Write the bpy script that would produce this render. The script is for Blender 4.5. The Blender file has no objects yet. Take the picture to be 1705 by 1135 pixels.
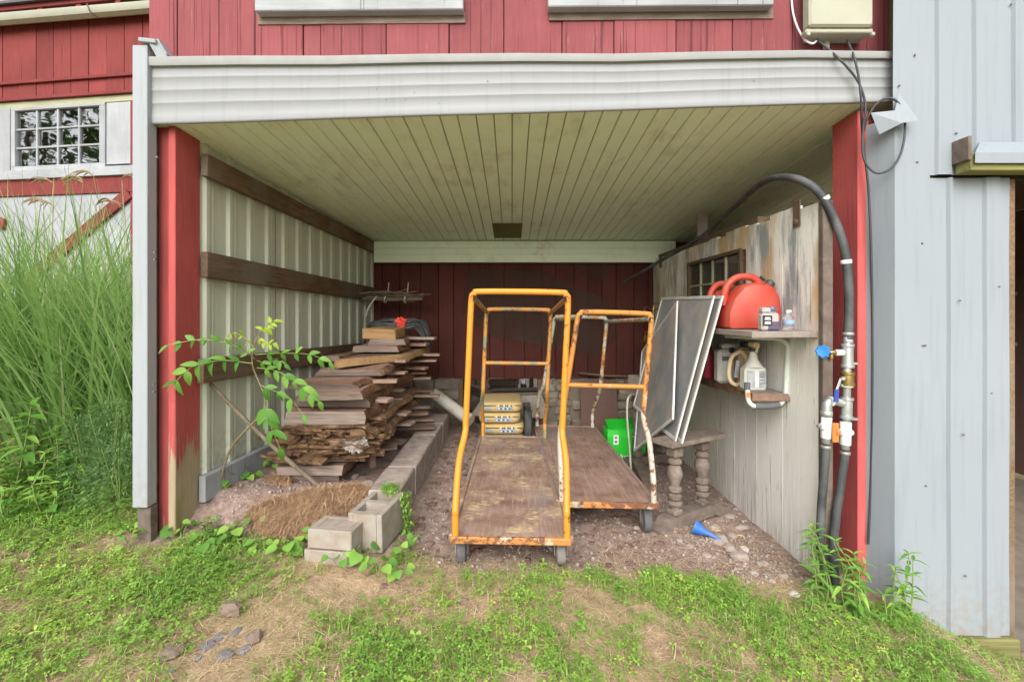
import bpy, math, random
import numpy as np
from mathutils import Vector, Matrix, Euler, noise as mnoise
random.seed(11)
RS = np.random.RandomState(5)
scene = bpy.context.scene
COL = scene.collection

# ------------------------------------------------------------------ camera, sky, sun, exposure
CX, CY, F, H = 852.5, 520.0, 760.0, 1.30
cam = bpy.data.cameras.new('camera'); camo = bpy.data.objects.new('camera', cam); COL.objects.link(camo)
camo.location = (0, 0, H); camo.rotation_euler = (math.radians(90), 0, 0)
cam.sensor_fit = 'HORIZONTAL'; cam.sensor_width = 36.0; cam.lens = F / 1705 * 36
cam.shift_y = -(567.5 - CY) / 1705
cam.clip_start = 0.05; cam.clip_end = 2000
scene.camera = camo

SUN_EL, SUN_AZ = math.radians(37), math.radians(190)      # azimuth measured clockwise from +Y: behind the camera
world = bpy.data.worlds.new('World'); scene.world = world; world.use_nodes = True
wn = world.node_tree; wn.nodes.clear()
wo = wn.nodes.new('ShaderNodeOutputWorld'); wb = wn.nodes.new('ShaderNodeBackground')
sk = wn.nodes.new('ShaderNodeTexSky'); sk.sky_type = 'NISHITA'; sk.sun_disc = False
sk.sun_elevation = SUN_EL; sk.sun_rotation = SUN_AZ; sk.air_density = 1.0; sk.dust_density = 4.0; sk.ozone_density = 1.0
hs = wn.nodes.new('ShaderNodeHueSaturation'); hs.inputs['Saturation'].default_value = 0.22     # veiled, overcast sky
wn.links.new(sk.outputs[0], hs.inputs['Color']); wn.links.new(hs.outputs[0], wb.inputs['Color'])
wb.inputs['Strength'].default_value = 0.15
wn.links.new(wb.outputs[0], wo.inputs['Surface'])

sl = bpy.data.lights.new('sun', 'SUN'); sl.energy = 1.5; sl.angle = math.radians(60); sl.color = (1.0, 0.965, 0.91)
so = bpy.data.objects.new('sun', sl); COL.objects.link(so)
sd = Vector((math.sin(SUN_AZ) * math.cos(SUN_EL), math.cos(SUN_AZ) * math.cos(SUN_EL), math.sin(SUN_EL)))
so.rotation_euler = (-sd).to_track_quat('-Z', 'Y').to_euler(); so.location = (0, -6, 8)
scene.view_settings.view_transform = 'Standard'; scene.view_settings.look = 'None'
scene.view_settings.exposure = 0.80; scene.view_settings.gamma = 1.0
scene.view_settings.use_curve_mapping = False

# ------------------------------------------------------------------ pixel helpers
def P(px, py, Y): return Vector(((px - CX) / F * Y, Y, H + (CY - py) / F * Y))
def PX(px, py, X): return P(px, py, X * F / (px - CX))
def PZ(px, py, Z): return P(px, py, (H - Z) * F / (py - CY))

def sstep(t):
    t = np.clip(t, 0, 1); return t * t * (3 - 2 * t)
def zg(x, y):
    x = np.asarray(x, float); y = np.asarray(y, float)
    z = np.interp(x, [-60, -8, -3, -1.8, 0, 1.5, 1.9, 2.15, 2.45, 3.2, 6, 60],
                     [.9, .40, .17, .10, 0, -.10, -.16, -.30, -.44, -.55, -.70, -1.0])
    z = z - .05 * np.clip(2.3 - y, 0, 3)
    z = z + .13 * sstep((y - 2.46) / .3) * sstep((-.70 - x) / .12) * sstep((x + 2.6) / .5)
    return z
def zb(x, y):                                   # with small bumps
    x = np.asarray(x, float); y = np.asarray(y, float)
    b = (np.sin(x * 9.1 + 1.3) * np.sin(y * 8.3 + .4) * .009 + np.sin(x * 23.7 + y * 11.1) * np.sin(y * 27.1 - x * 8.7) * .005
         + np.sin(x * 61 + y * 17) * np.sin(y * 53 - x * 29) * .0025)
    return zg(x, y) + b
def ZG(x, y): return float(zb(x, y))

# ------------------------------------------------------------------ material toolkit
class NT:
    def __init__(s, name):
        s.m = bpy.data.materials.new(name); s.m.use_nodes = True; s.t = s.m.node_tree; s.t.nodes.clear()
        s.o = s.new('ShaderNodeOutputMaterial'); s.tc = s.new('ShaderNodeTexCoord'); s._c = None
    def new(s, t): return s.t.nodes.new(t)
    def ln(s, a, b): s.t.links.new(a, b)
    def put(s, sock, v):
        if isinstance(v, bpy.types.NodeSocket): s.ln(v, sock)
        else:
            if isinstance(v, (tuple, list)) and len(v) == 3 and sock.type == 'RGBA': v = (*v, 1)
            sock.default_value = v
    def co(s):                                  # object coordinates shifted by a random amount per object
        if s._c is None:
            oi = s.new('ShaderNodeObjectInfo'); mu = s.new('ShaderNodeMath'); mu.operation = 'MULTIPLY'
            s.ln(oi.outputs['Random'], mu.inputs[0]); mu.inputs[1].default_value = 41.0
            va = s.new('ShaderNodeVectorMath'); va.operation = 'ADD'
            s.ln(s.tc.outputs['Object'], va.inputs[0]); s.ln(mu.outputs[0], va.inputs[1])
            s._c = va.outputs[0]; s.rnd = oi.outputs['Random']
        return s._c
    def geo(s): return s.new('ShaderNodeNewGeometry').outputs['Position']
    def map(s, v, sc):
        n = s.new('ShaderNodeMapping'); s.ln(v, n.inputs[0]); n.inputs['Scale'].default_value = sc; return n.outputs[0]
    def noise(s, sc, det=4, rough=.55, vec=None, stretch=None, dist=0.0):
        n = s.new('ShaderNodeTexNoise'); v = vec if vec is not None else s.co()
        if stretch: v = s.map(v, stretch)
        s.ln(v, n.inputs['Vector']); n.inputs['Scale'].default_value = sc; n.inputs['Detail'].default_value = det
        n.inputs['Roughness'].default_value = rough; n.inputs['Distortion'].default_value = dist
        return n.outputs['Fac']
    def voro(s, sc, feat='F1', vec=None, out='Distance'):
        n = s.new('ShaderNodeTexVoronoi'); n.feature = feat; s.ln(vec if vec is not None else s.co(), n.inputs['Vector'])
        n.inputs['Scale'].default_value = sc; return n.outputs[out]
    def ramp(s, f, stops):
        n = s.new('ShaderNodeValToRGB'); e = n.color_ramp.elements
        while len(e) < len(stops): e.new(.5)
        for i, (p, c) in enumerate(stops):
            e[i].position = p; e[i].color = (c, c, c, 1) if isinstance(c, (int, float)) else (*c, 1)
        s.put(n.inputs[0], f); return n.outputs[0]
    def mix(s, f, a, b, mode='MIX'):
        n = s.new('ShaderNodeMix'); n.data_type = 'RGBA'; n.blend_type = mode
        s.put(n.inputs[0], f); s.put(n.inputs[6], a); s.put(n.inputs[7], b); return n.outputs[2]
    def math(s, op, a, b=0.0):
        n = s.new('ShaderNodeMath'); n.operation = op; s.put(n.inputs[0], a); s.put(n.inputs[1], b); return n.outputs[0]
    def sep(s, v):
        n = s.new('ShaderNodeSeparateXYZ'); s.ln(v, n.inputs[0]); return n.outputs
    def rng(s, v, a, b, c=0.0, d=1.0):
        n = s.new('ShaderNodeMapRange'); s.put(n.inputs[0], v)
        for i, q in enumerate((a, b, c, d)): n.inputs[i + 1].default_value = q
        return n.outputs[0]
    def vary(s, col, amt=.25):                  # brightness varies from object to object
        s.co(); n = s.new('ShaderNodeHueSaturation'); s.put(n.inputs['Color'], col)
        s.ln(s.rng(s.rnd, 0, 1, 1 - amt, 1 + amt), n.inputs['Value']); return n.outputs[0]
    def bump(s, h, st=.4, d=.01, prev=None):
        n = s.new('ShaderNodeBump'); s.put(n.inputs['Height'], h); n.inputs['Strength'].default_value = st
        n.inputs['Distance'].default_value = d
        if prev is not None: s.ln(prev, n.inputs['Normal'])
        return n.outputs[0]
    def out(s, col, rough=.6, metal=0.0, bump=None, spec=.4, **kw):
        p = s.new('ShaderNodeBsdfPrincipled'); s.put(p.inputs['Base Color'], col); s.put(p.inputs['Roughness'], rough)
        s.put(p.inputs['Metallic'], metal); p.inputs['Specular IOR Level'].default_value = spec
        for k, v in kw.items(): s.put(p.inputs[k.replace('_', ' ')], v)
        if bump is not None: s.ln(bump, p.inputs['Normal'])
        s.ln(p.outputs[0], s.o.inputs['Surface']); s.p = p; return s.m

M = {}
def painted(name, col, wood=(.22, .17, .13), wear=.60, rough=.55, grain=(14, 14, .7), stain=None, low=None, cracks=True, crk=.30):
    """painted boards, grain along Z; paint wears through to wood in streaks"""
    n = NT(name)
    g = n.noise(6, 6, .65, stretch=grain); blot = n.noise(2.2, 4); fine = n.noise(40, 3, stretch=(1, 1, .25))
    c = n.mix(n.ramp(blot, [(.3, 0.0), (.75, 1.0)]), tuple(q * .80 for q in col), tuple(min(1, q * 1.16) for q in col))
    c = n.mix(n.math('MULTIPLY', n.ramp(g, [(.35, 1.0), (.6, 0.0)]), .30), c, tuple(q * .55 for q in col))
    c = n.vary(c, .10)
    wm = n.math('ADD', n.math('MULTIPLY', g, .6), n.math('MULTIPLY', fine, .4))
    wmask = n.ramp(wm, [(wear, 0.0), (wear + .05, 1.0)])
    if low:                                      # paint gone near the ground, ragged edge; low = (height, spread)
        z = n.sep(n.geo())[2]
        q = n.math('ADD', n.rng(z, low[0] - low[1], low[0] + low[1], 1, 0), n.math('MULTIPLY', n.math('SUBTRACT', g, .5), 1.3))
        wmask = n.math('MAXIMUM', wmask, n.ramp(q, [(.46, 0.0), (.56, 1.0)]))
    woodc = n.mix(n.noise(9, 5, stretch=grain), tuple(q * .7 for q in wood), tuple(q * 1.4 for q in wood))
    if low:
        gm = n.ramp(n.noise(5, 3, stretch=(1, 1, .4)), [(.5, 0.0), (.66, 1.0)])
        woodc = n.mix(n.math('MULTIPLY', gm, .7), woodc, (.19, .20, .05))
    c = n.mix(wmask, c, woodc)
    if stain: c = n.mix(n.math('MULTIPLY', n.ramp(n.noise(1.5, 5), [(.5, 0.0), (.7, 1.0)]), .6), c, stain)
    h = n.math('SUBTRACT', n.math('MULTIPLY', g, .7), n.math('MULTIPLY', wmask, .25))
    b = n.bump(h, .5, .006)
    if cracks:
        cr = n.ramp(n.noise(3.2, 3, .5, stretch=(22, 22, .35)), [(crk, 0.0), (crk + .035, 1.0)])
        c = n.mix(n.math('MULTIPLY', n.math('SUBTRACT', 1.0, cr), .6), c, tuple(q * .25 for q in col)); b = n.bump(cr, .5, .004, b)
    M[name] = n.out(c, rough + .15, bump=b, spec=.12)

def timber(name, a, b, stretch=(12, .8, 12), rough=.85, spots=None, grey=None, bumpd=.006, vary=.22):
    n = NT(name); g = n.noise(5, 7, .68, stretch=stretch, dist=.6); w = n.noise(2.0, 4)
    c = n.mix(n.ramp(g, [(.3, 0.0), (.72, 1.0)]), a, b)
    c = n.mix(n.math('MULTIPLY', n.ramp(w, [(.35, 0.0), (.7, 1.0)]), .45), c, tuple(q * .55 for q in a))
    if grey: c = n.mix(n.math('MULTIPLY', n.ramp(n.noise(3.3, 4), [(.45, 0.0), (.65, 1.0)]), .75), c, grey)
    if spots: c = n.mix(n.ramp(n.noise(14, 3), [(.6, 0.0), (.72, 1.0)]), c, spots)
    c = n.vary(c, vary)
    M[name] = n.out(c, rough, bump=n.bump(g, .6, bumpd), spec=.2)

def plain(name, col, rough=.5, metal=0.0, dust=None, var=.12, bump=0.0, sc=30, spec=.4, **kw):
    n = NT(name); f = n.noise(sc * .2, 4)
    c = n.mix(f, tuple(q * (1 - var * 1.6) for q in col), tuple(min(1, q * (1 + var)) for q in col))
    if dust: c = n.mix(n.ramp(n.noise(sc * .25, 5), [(.42, 0.0), (.72, .8)]), c, dust)
    rg = n.rng(n.noise(sc, 3), .3, .7, max(.02, rough - .1), min(1, rough + .12))
    M[name] = n.out(c, rg, metal, n.bump(n.noise(sc * 2, 4), bump, .004) if bump else None, spec, **kw)

def chipped(name, paint, rust=(.17, .075, .04), under=None, lo=.5, rough=.45, sc=22, low=None):
    """enamel over steel, chipped and rusty"""
    n = NT(name); f = n.noise(sc, 6, .7); f2 = n.noise(3, 3)
    q = n.math('ADD', n.math('MULTIPLY', f, .65), n.math('MULTIPLY', f2, .35))
    m = n.ramp(q, [(lo, 0.0), (lo + .035, 1.0)])
    c = n.mix(n.noise(4, 3), tuple(v * .85 for v in paint), paint)
    if under:
        um = n.noise(7, 5, .7)
        if low: um = n.math('ADD', um, n.rng(n.sep(n.geo())[2], low - .35, low + .15, .16, -.16))
        c = n.mix(n.ramp(um, [(.52, 0.0), (.57, 1.0)]), c, under)
    rc = n.mix(n.noise(30, 4), tuple(v * .5 for v in rust), tuple(v * 1.5 for v in rust))
    M[name] = n.out(n.mix(m, c, rc), n.mix(m, (rough,) * 3, (.9,) * 3), bump=n.bump(n.math('SUBTRACT', n.math('MULTIPLY', n.noise(60, 3), .3), n.math('MULTIPLY', m, .5)), .4, .002))

painted('red_upper', (.25, .072, .079), wood=(.24, .12, .10), wear=.60, grain=(18, 18, .55), crk=.365)
painted('red_post', (.47, .10, .096), wood=(.34, .27, .18), wear=.70, low=(.55, .32), cracks=False)
painted('red_post_right', (.47, .10, .096), wood=(.30, .24, .16), wear=.655, low=(-.12, .22), cracks=False)
painted('red_post_plain', (.40, .085, .08), wood=(.27, .20, .13), wear=.66, low=(.12, .35), cracks=False)
painted('red_wing', (.225, .05, .048), wear=.70)
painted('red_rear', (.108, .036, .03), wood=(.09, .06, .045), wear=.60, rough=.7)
painted('white_wood', (.36, .375, .395), wood=(.35, .30, .24), wear=.66, grain=(.7, 14, 14))
painted('white_wood_upright', (.36, .375, .395), wood=(.35, .30, .24), wear=.66)
painted('white_stucco', (.40, .42, .45), wood=(.5, .48, .45), wear=.72, cracks=False)
painted('cream_trim', (.42, .42, .29), wood=(.35, .30, .2), wear=.68, grain=(.7, 14, 14), cracks=False)
timber('girt', (.10, .062, .038), (.25, .165, .10), grey=(.18, .15, .12))
timber('slab', (.165, .09, .06), (.34, .205, .145), grey=(.25, .185, .15), bumpd=.012, vary=.32)
timber('slab_end', (.15, .115, .095), (.35, .275, .235), stretch=(.9, 14, 14), grey=(.17, .125, .10), bumpd=.012, vary=.3)
timber('sticker', (.17, .105, .075), (.35, .235, .175), stretch=(.8, 12, 12), grey=(.29, .235, .205), vary=.42)
timber('sawn', (.34, .20, .09), (.55, .36, .18), stretch=(.8, 9, 9))
timber('grey_wood', (.12, .095, .078), (.27, .215, .18), stretch=(3, 3, 3))
timber('shelf_wood', (.14, .115, .10), (.38, .32, .27), stretch=(12, .7, 12), grey=(.30, .26, .23))
timber('bare_pole', (.12, .095, .065), (.25, .205, .145), stretch=(4, 4, 4))
timber('dead_stick', (.16, .12, .09), (.36, .29, .22), stretch=(4, 4, 4))
timber('mossy_wood', (.16, .15, .055), (.31, .30, .12), stretch=(.8, 8, 8))

def mk_bark():
    n = NT('bark'); f = n.noise(7, 8, .75, stretch=(1, .5, 1), dist=1.0); v = n.voro(16, vec=n.map(n.co(), (1, .45, 1.2)))
    c = n.ramp(f, [(.25, (.045, .028, .02)), (.5, (.19, .105, .062)), (.68, (.33, .21, .14)), (.85, (.45, .35, .27))])
    c = n.vary(n.mix(n.ramp(v, [(0, 1.0), (.25, 0.0)]), c, (.07, .045, .03)), .25)
    M['bark'] = n.out(c, .95, bump=n.bump(n.math('ADD', f, n.math('MULTIPLY', v, .6)), 1.0, .03), spec=.1)
    n = NT('bark_gold'); f = n.noise(11, 8, .75, dist=1.4)
    c = n.ramp(f, [(.28, (.05, .03, .022)), (.46, (.17, .10, .062)), (.6, (.33, .205, .11)), (.75, (.34, .265, .205))])
    M['bark_gold'] = n.out(n.vary(c, .2), .95, bump=n.bump(f, 1.0, .03), spec=.1)
mk_bark()

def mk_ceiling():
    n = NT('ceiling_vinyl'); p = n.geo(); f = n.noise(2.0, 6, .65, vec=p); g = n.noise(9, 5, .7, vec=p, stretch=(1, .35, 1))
    c = n.mix(n.noise(1.0, 3, vec=p), (.82, .95, .74), (.90, .98, .86))  # green of light bounced up from the lawn is tinted into the base
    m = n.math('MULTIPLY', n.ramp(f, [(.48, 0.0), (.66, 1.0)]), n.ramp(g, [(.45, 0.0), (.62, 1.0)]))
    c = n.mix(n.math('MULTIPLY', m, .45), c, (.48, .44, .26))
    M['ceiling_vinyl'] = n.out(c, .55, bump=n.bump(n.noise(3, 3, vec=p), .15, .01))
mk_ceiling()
plain('groove_dirt', (.42, .40, .27), .9)
plain('dark_void', (.035, .03, .026), .9)

def mk_metal(name, a, b, dirt, low, streak=.55, rough=.38):
    n = NT(name); p = n.geo(); f = n.noise(1.6, 4, vec=p); s = n.noise(5, 5, .6, vec=p, stretch=(6, 6, .35))
    c = n.mix(f, a, b); c = n.mix(n.math('MULTIPLY', n.ramp(s, [(.52, 0.0), (.75, 1.0)]), streak), c, dirt)
    z = n.sep(p)[2]; lo = n.math('MULTIPLY', n.rng(z, low - .15, low + .35, 1, 0), n.ramp(n.noise(24, 4, vec=p), [(.42, 0.0), (.62, 1.0)]))
    c = n.mix(n.math('MULTIPLY', lo, .75), c, (.27, .21, .15))
    sp = n.ramp(n.noise(70, 2, vec=p), [(.74, 0.0), (.78, 1.0)])
    c = n.mix(n.math('MULTIPLY', sp, .5), c, (.25, .24, .2))
    M[name] = n.out(c, rough + .12, bump=n.bump(n.noise(3, 3, vec=p), .12, .02), spec=.15)
mk_metal('white_metal', (.25, .283, .315), (.29, .323, .35), (.205, .235, .26), -.35)
mk_metal('white_trim', (.30, .325, .355), (.35, .37, .395), (.25, .28, .22), .2, .7)
mk_metal('fascia_white', (.30, .31, .33), (.345, .355, .37), (.25, .27, .25), -5, .45)
mk_metal('liner_metal', (.50, .53, .42), (.58, .60, .51), (.40, .40, .31), .3, .5, .5)
plain('grey_edge', (.30, .305, .30), .6)

def mk_whitewash():
    n = NT('whitewash'); p = n.geo(); z = n.sep(p)[2]; y = n.sep(p)[1]
    g = n.noise(6, 6, .65, vec=p, stretch=(9, 9, .5)); f = n.noise(2.2, 5, .6, vec=p, stretch=(2.4, 2.4, .55))
    c = n.mix(f, (.74, .74, .69), (.90, .90, .88))
    up = n.rng(z, .95, 1.35, 0, 1)
    st = n.math('MULTIPLY', n.ramp(n.noise(2.8, 5, .65, vec=p, stretch=(2.6, 2.6, .65)), [(.46, 0.0), (.62, 1.0)]), up)
    c = n.mix(n.math('MULTIPLY', st, .95), c, (.27, .31, .33))
    ru = n.math('MULTIPLY', n.ramp(n.noise(2.3, 3, .55, vec=p, stretch=(2.2, 2.2, .9)), [(.50, 0.0), (.68, 1.0)]), n.rng(z, .8, 1.3, .12, 1))
    c = n.mix(n.math('MULTIPLY', ru, .9), c, (.62, .42, .22))
    gr = n.math('MULTIPLY', n.ramp(n.noise(1.3, 4, vec=p), [(.45, 0.0), (.7, 1.0)]), n.rng(y, 3.0, 4.6, .05, .8))
    c = n.mix(gr, c, (.56, .57, .36))
    wr = n.ramp(n.math('ADD', n.math('MULTIPLY', g, .7), n.math('MULTIPLY', n.noise(30, 3, vec=p, stretch=(1, 1, .3)), .3)), [(.60, 0.0), (.65, 1.0)])
    c = n.mix(n.math('MULTIPLY', wr, .45), c, (.24, .225, .20))
    lo = n.math('MULTIPLY', n.rng(z, -.15, .25, 1, 0), n.ramp(g, [(.4, 0.0), (.6, 1.0)]))
    c = n.vary(n.mix(n.math('MULTIPLY', lo, .6), c, (.33, .26, .19)), .07)
    ck = n.ramp(n.noise(3.4, 4, .55, vec=p, stretch=(20, 20, .5)), [(.325, 1.0), (.355, 0.0)])
    c = n.mix(n.math('MULTIPLY', ck, .8), c, (.13, .12, .11))
    M['whitewash'] = n.out(c, .8, bump=n.bump(n.math('SUBTRACT', g, n.math('MULTIPLY', wr, .5)), .6, .005), spec=.2)
mk_whitewash()

def mk_ground():
    n = NT('soil'); p = n.geo(); X, Y, Z = n.sep(p)
    a = n.noise(3, 6, .65, vec=p); b = n.noise(22, 6, .7, vec=p); d = n.noise(90, 4, .7, vec=p)
    inn = n.math('ADD', n.rng(Y, 2.15, 2.6, 0, 1), n.math('MULTIPLY', n.math('SUBTRACT', a, .5), .8))
    dirt = n.ramp(b, [(.3, (.18, .125, .105)), (.55, (.33, .245, .21)), (.75, (.46, .365, .32))])
    that = n.ramp(n.math('ADD', n.math('MULTIPLY', b, .6), n.math('MULTIPLY', d, .4)),
                  [(.32, (.19, .13, .085)), (.5, (.42, .30, .19)), (.68, (.58, .44, .29))])
    gm = n.math('MULTIPLY', n.ramp(n.noise(2.1, 4, vec=p), [(.42, 0.0), (.6, 1.0)]), n.ramp(d, [(.35, .3), (.6, 1.0)]))
    that = n.mix(n.math('MULTIPLY', gm, .55), that, (.17, .215, .06))
    far = n.rng(n.math('ABSOLUTE', Y), 4.5, 7, 0, 1)
    that = n.mix(n.math('MULTIPLY', far, .9), that, n.mix(b, (.10, .17, .035), (.22, .27, .07)))
    side = n.math('MULTIPLY', n.rng(X, -2.1, -1.85, 0, 1), n.rng(X, 2.05, 2.3, 1, 0))
    m = n.math('MULTIPLY', n.ramp(inn, [(.35, 0.0), (.65, 1.0)]), side)
    c = n.mix(m, that, dirt)
    M['soil'] = n.out(c, .95, bump=n.bump(n.math('ADD', b, n.math('MULTIPLY', d, .5)), .8, .02), spec=.1)
mk_ground()

def foliage(name, stops, rough=.5, trans=.35, attr=True):
    n = NT(name)
    if attr:
        at = n.new('ShaderNodeAttribute'); at.attribute_name = 'var'; f = at.outputs['Fac']
    else:
        n.co(); f = n.rnd
    c = n.ramp(f, stops)
    p = n.new('ShaderNodeBsdfPrincipled'); n.ln(c, p.inputs['Base Color']); p.inputs['Roughness'].default_value = rough
    p.inputs['Specular IOR Level'].default_value = .3
    t = n.new('ShaderNodeBsdfTranslucent'); n.ln(c, t.inputs['Color'])
    mx = n.new('ShaderNodeMixShader'); mx.inputs[0].default_value = trans
    n.ln(p.outputs[0], mx.inputs[1]); n.ln(t.outputs[0], mx.inputs[2]); n.ln(mx.outputs[0], n.o.inputs['Surface']); M[name] = n.m
foliage('cover_leaf', [(0, (.15, .31, .06)), (.45, (.26, .46, .08)), (.8, (.42, .57, .11)), (1, (.60, .62, .14))])
foliage('cover_grass', [(0, (.15, .29, .05)), (.5, (.27, .43, .08)), (1, (.48, .52, .16))])
foliage('straw', [(0, (.34, .22, .13)), (.5, (.56, .40, .26)), (1, (.72, .57, .39))], .7, .15)
foliage('reed', [(0, (.16, .30, .08)), (.45, (.28, .46, .14)), (.8, (.42, .58, .22)), (1, (.60, .68, .38))], .5, .45)
foliage('reed_dead', [(0, (.30, .22, .13)), (1, (.58, .47, .30))], .7, .2)
foliage('plume', [(0, (.40, .30, .18)), (1, (.62, .50, .34))], .8, .3)
foliage('weed_leaf', [(0, (.11, .26, .05)), (.5, (.20, .40, .07)), (1, (.33, .52, .10))], attr=False)
foliage('feathery_leaf', [(0, (.14, .27, .09)), (1, (.28, .43, .17))])
foliage('sapling_leaf', [(0, (.09, .24, .04)), (.5, (.15, .36, .06)), (1, (.26, .47, .09))], .4, .45, attr=False)
foliage('sapling_young', [(0, (.30, .45, .05)), (1, (.45, .55, .08))], .4, .45, attr=False)
foliage('coir', [(0, (.27, .165, .095)), (.5, (.42, .265, .155)), (1, (.56, .39, .25))], .85, .1)
foliage('tree_leaf', [(0, (.03, .07, .015)), (1, (.09, .17, .04))], .6, .3)
plain('green_stem', (.20, .27, .07), .6)
plain('brown_stem', (.20, .17, .09), .7)
plain('concrete', (.35, .315, .27), .9, dust=(.27, .20, .15), var=.2, bump=.5, sc=60, spec=.15)
plain('stone_brown', (.24, .18, .14), .9, dust=(.30, .24, .19), var=.35, bump=.8, sc=40, spec=.15)
plain('stone', (.31, .255, .225), .9, dust=(.42, .35, .30), var=.3, bump=.6, sc=40, spec=.2)
plain('stone_pale', (.55, .49, .44), .9, var=.25, bump=.5, sc=40, spec=.2)
plain('soil_fill', (.38, .31, .27), .95, var=.3, bump=.6, sc=50, spec=.1)
plain('slate', (.20, .195, .20), .75, var=.3, bump=.5, sc=40)
plain('mortar', (.25, .21, .17), .95, var=.3, bump=.8, sc=30, spec=.1)
plain('wall_stone', (.32, .285, .22), .95, dust=(.18, .13, .10), var=.35, bump=.8, sc=30, spec=.1)
chipped('cart_orange', (.72, .27, .03), lo=.585)
chipped('cart_orange_worn', (.56, .235, .05), lo=.535, under=(.44, .40, .33), low=.82)
chipped('cart_rim', (.50, .21, .06), lo=.50, under=(.42, .36, .28))
chipped('cart_rear_worn', (.58, .27, .06), lo=.56, under=(.22, .25, .16))
chipped('cart_rear_pale', (.55, .55, .45), lo=.53, under=(.48, .25, .06))
def mk_deck(name, straw):
    n = NT(name); f = n.noise(5, 6, .68); g = n.noise(2, 4)
    c = n.ramp(f, [(.28, (.13, .075, .055)), (.5, (.26, .165, .125)), (.72, (.37, .265, .215))])
    c = n.mix(n.math('MULTIPLY', n.ramp(g, [(.5, 0.0), (.66, 1.0)]), .75), c, (.24, .22, .215))
    c = n.mix(n.math('MULTIPLY', n.ramp(n.noise(9, 4, .6, stretch=(7, .5, 1)), [(.5, 0.0), (.62, 1.0)]), .4), c, (.40, .30, .25))
    if straw:
        s = n.math('MULTIPLY', n.ramp(n.noise(4.2, 6, .75), [(.51, 0.0), (.60, 1.0)]), n.ramp(n.noise(34, 4, .7, stretch=(.5, 1.6, 1)), [(.44, 0.0), (.58, 1.0)]))
        c = n.mix(s, c, (.55, .43, .23))
    M[name] = n.out(c, .62, bump=n.bump(f, .5, .004))
mk_deck('deck_straw', True); mk_deck('deck_rusty', False)
plain('tyre', (.10, .10, .105), .8, dust=(.26, .23, .20), bump=.2)
plain('caster_steel', (.40, .39, .36), .5, .6, dust=(.28, .17, .10))
plain('screen_frame', (.66, .68, .66), .4, .3, dust=(.5, .47, .4))
plain('black_hose', (.045, .048, .052), .55, dust=(.13, .13, .13))
plain('galvanised', (.46, .50, .50), .42, .7, dust=(.52, .52, .48), bump=.1)
plain('pvc_white', (.80, .80, .78), .4)
plain('pvc_old', (.56, .55, .47), .6, dust=(.38, .33, .25))
plain('brass', (.45, .33, .12), .35, .9, dust=(.25, .19, .10))
plain('blue_handle', (.02, .19, .56), .4)
plain('navy_handle', (.03, .06, .30), .4)
plain('orange_handle', (.80, .20, .05), .4)
plain('red_can', (.43, .04, .022), .5, dust=(.36, .12, .075), sc=18)
plain('black_plastic', (.03, .03, .032), .4, dust=(.10, .10, .09))
plain('white_plastic', (.70, .70, .66), .4, dust=(.55, .50, .40))
plain('cream_plastic', (.62, .50, .30), .45, dust=(.48, .37, .22))
plain('tan_plastic', (.33, .22, .13), .5)
plain('red_plastic', (.40, .035, .06), .4)
plain('grey_plastic', (.40, .37, .36), .35)
plain('purple_oil', (.11, .09, .14), .25)
plain('label_blue', (.25, .36, .50), .5); plain('label_white', (.74, .73, .70), .5); plain('label_black', (.02, .02, .022), .5)
plain('label_grey', (.46, .48, .50), .5, var=.5, sc=160)
plain('bag_paper', (.60, .44, .19), .75, dust=(.50, .38, .20), bump=.3)
plain('bag_grey', (.20, .18, .16), .8)
plain('green_bag', (.015, .46, .025), .5, bump=.15)
plain('dark_fabric', (.03, .03, .035), .8)
plain('red_tape', (.68, .06, .04), .5)
plain('foam_grip', (.12, .12, .125), .9)
plain('enamel_pale', (.66, .72, .66), .35, dust=(.50, .52, .44))
plain('box_beige', (.37, .37, .29), .5)
plain('lichen', (.36, .325, .29), .95, var=.3, bump=.6)
plain('kerb_dust', (.30, .245, .215), .95, dust=(.40, .345, .31), var=.35, bump=.6, sc=55, spec=.1)
plain('cable_black', (.05, .055, .06), .5); plain('cable_white', (.75, .74, .74), .5)
plain('blue_funnel', (.015, .12, .42), .45, dust=(.10, .18, .38))
plain('rusty_iron', (.17, .12, .09), .8, .3, dust=(.27, .15, .08))
plain('galv_pale', (.38, .38, .30), .5, .2)
plain('roof_metal', (.10, .10, .11), .5, .3, dust=(.20, .13, .12))
plain('screw', (.20, .20, .21), .5, .5)
plain('clear_plastic', (.85, .90, .92), .08, var=.02, Transmission_Weight=.9, IOR=1.2)
plain('ply_brown', (.17, .10, .08), .8, bump=.2)
plain('tube_grey', (.28, .27, .20), .5, .4)

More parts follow.
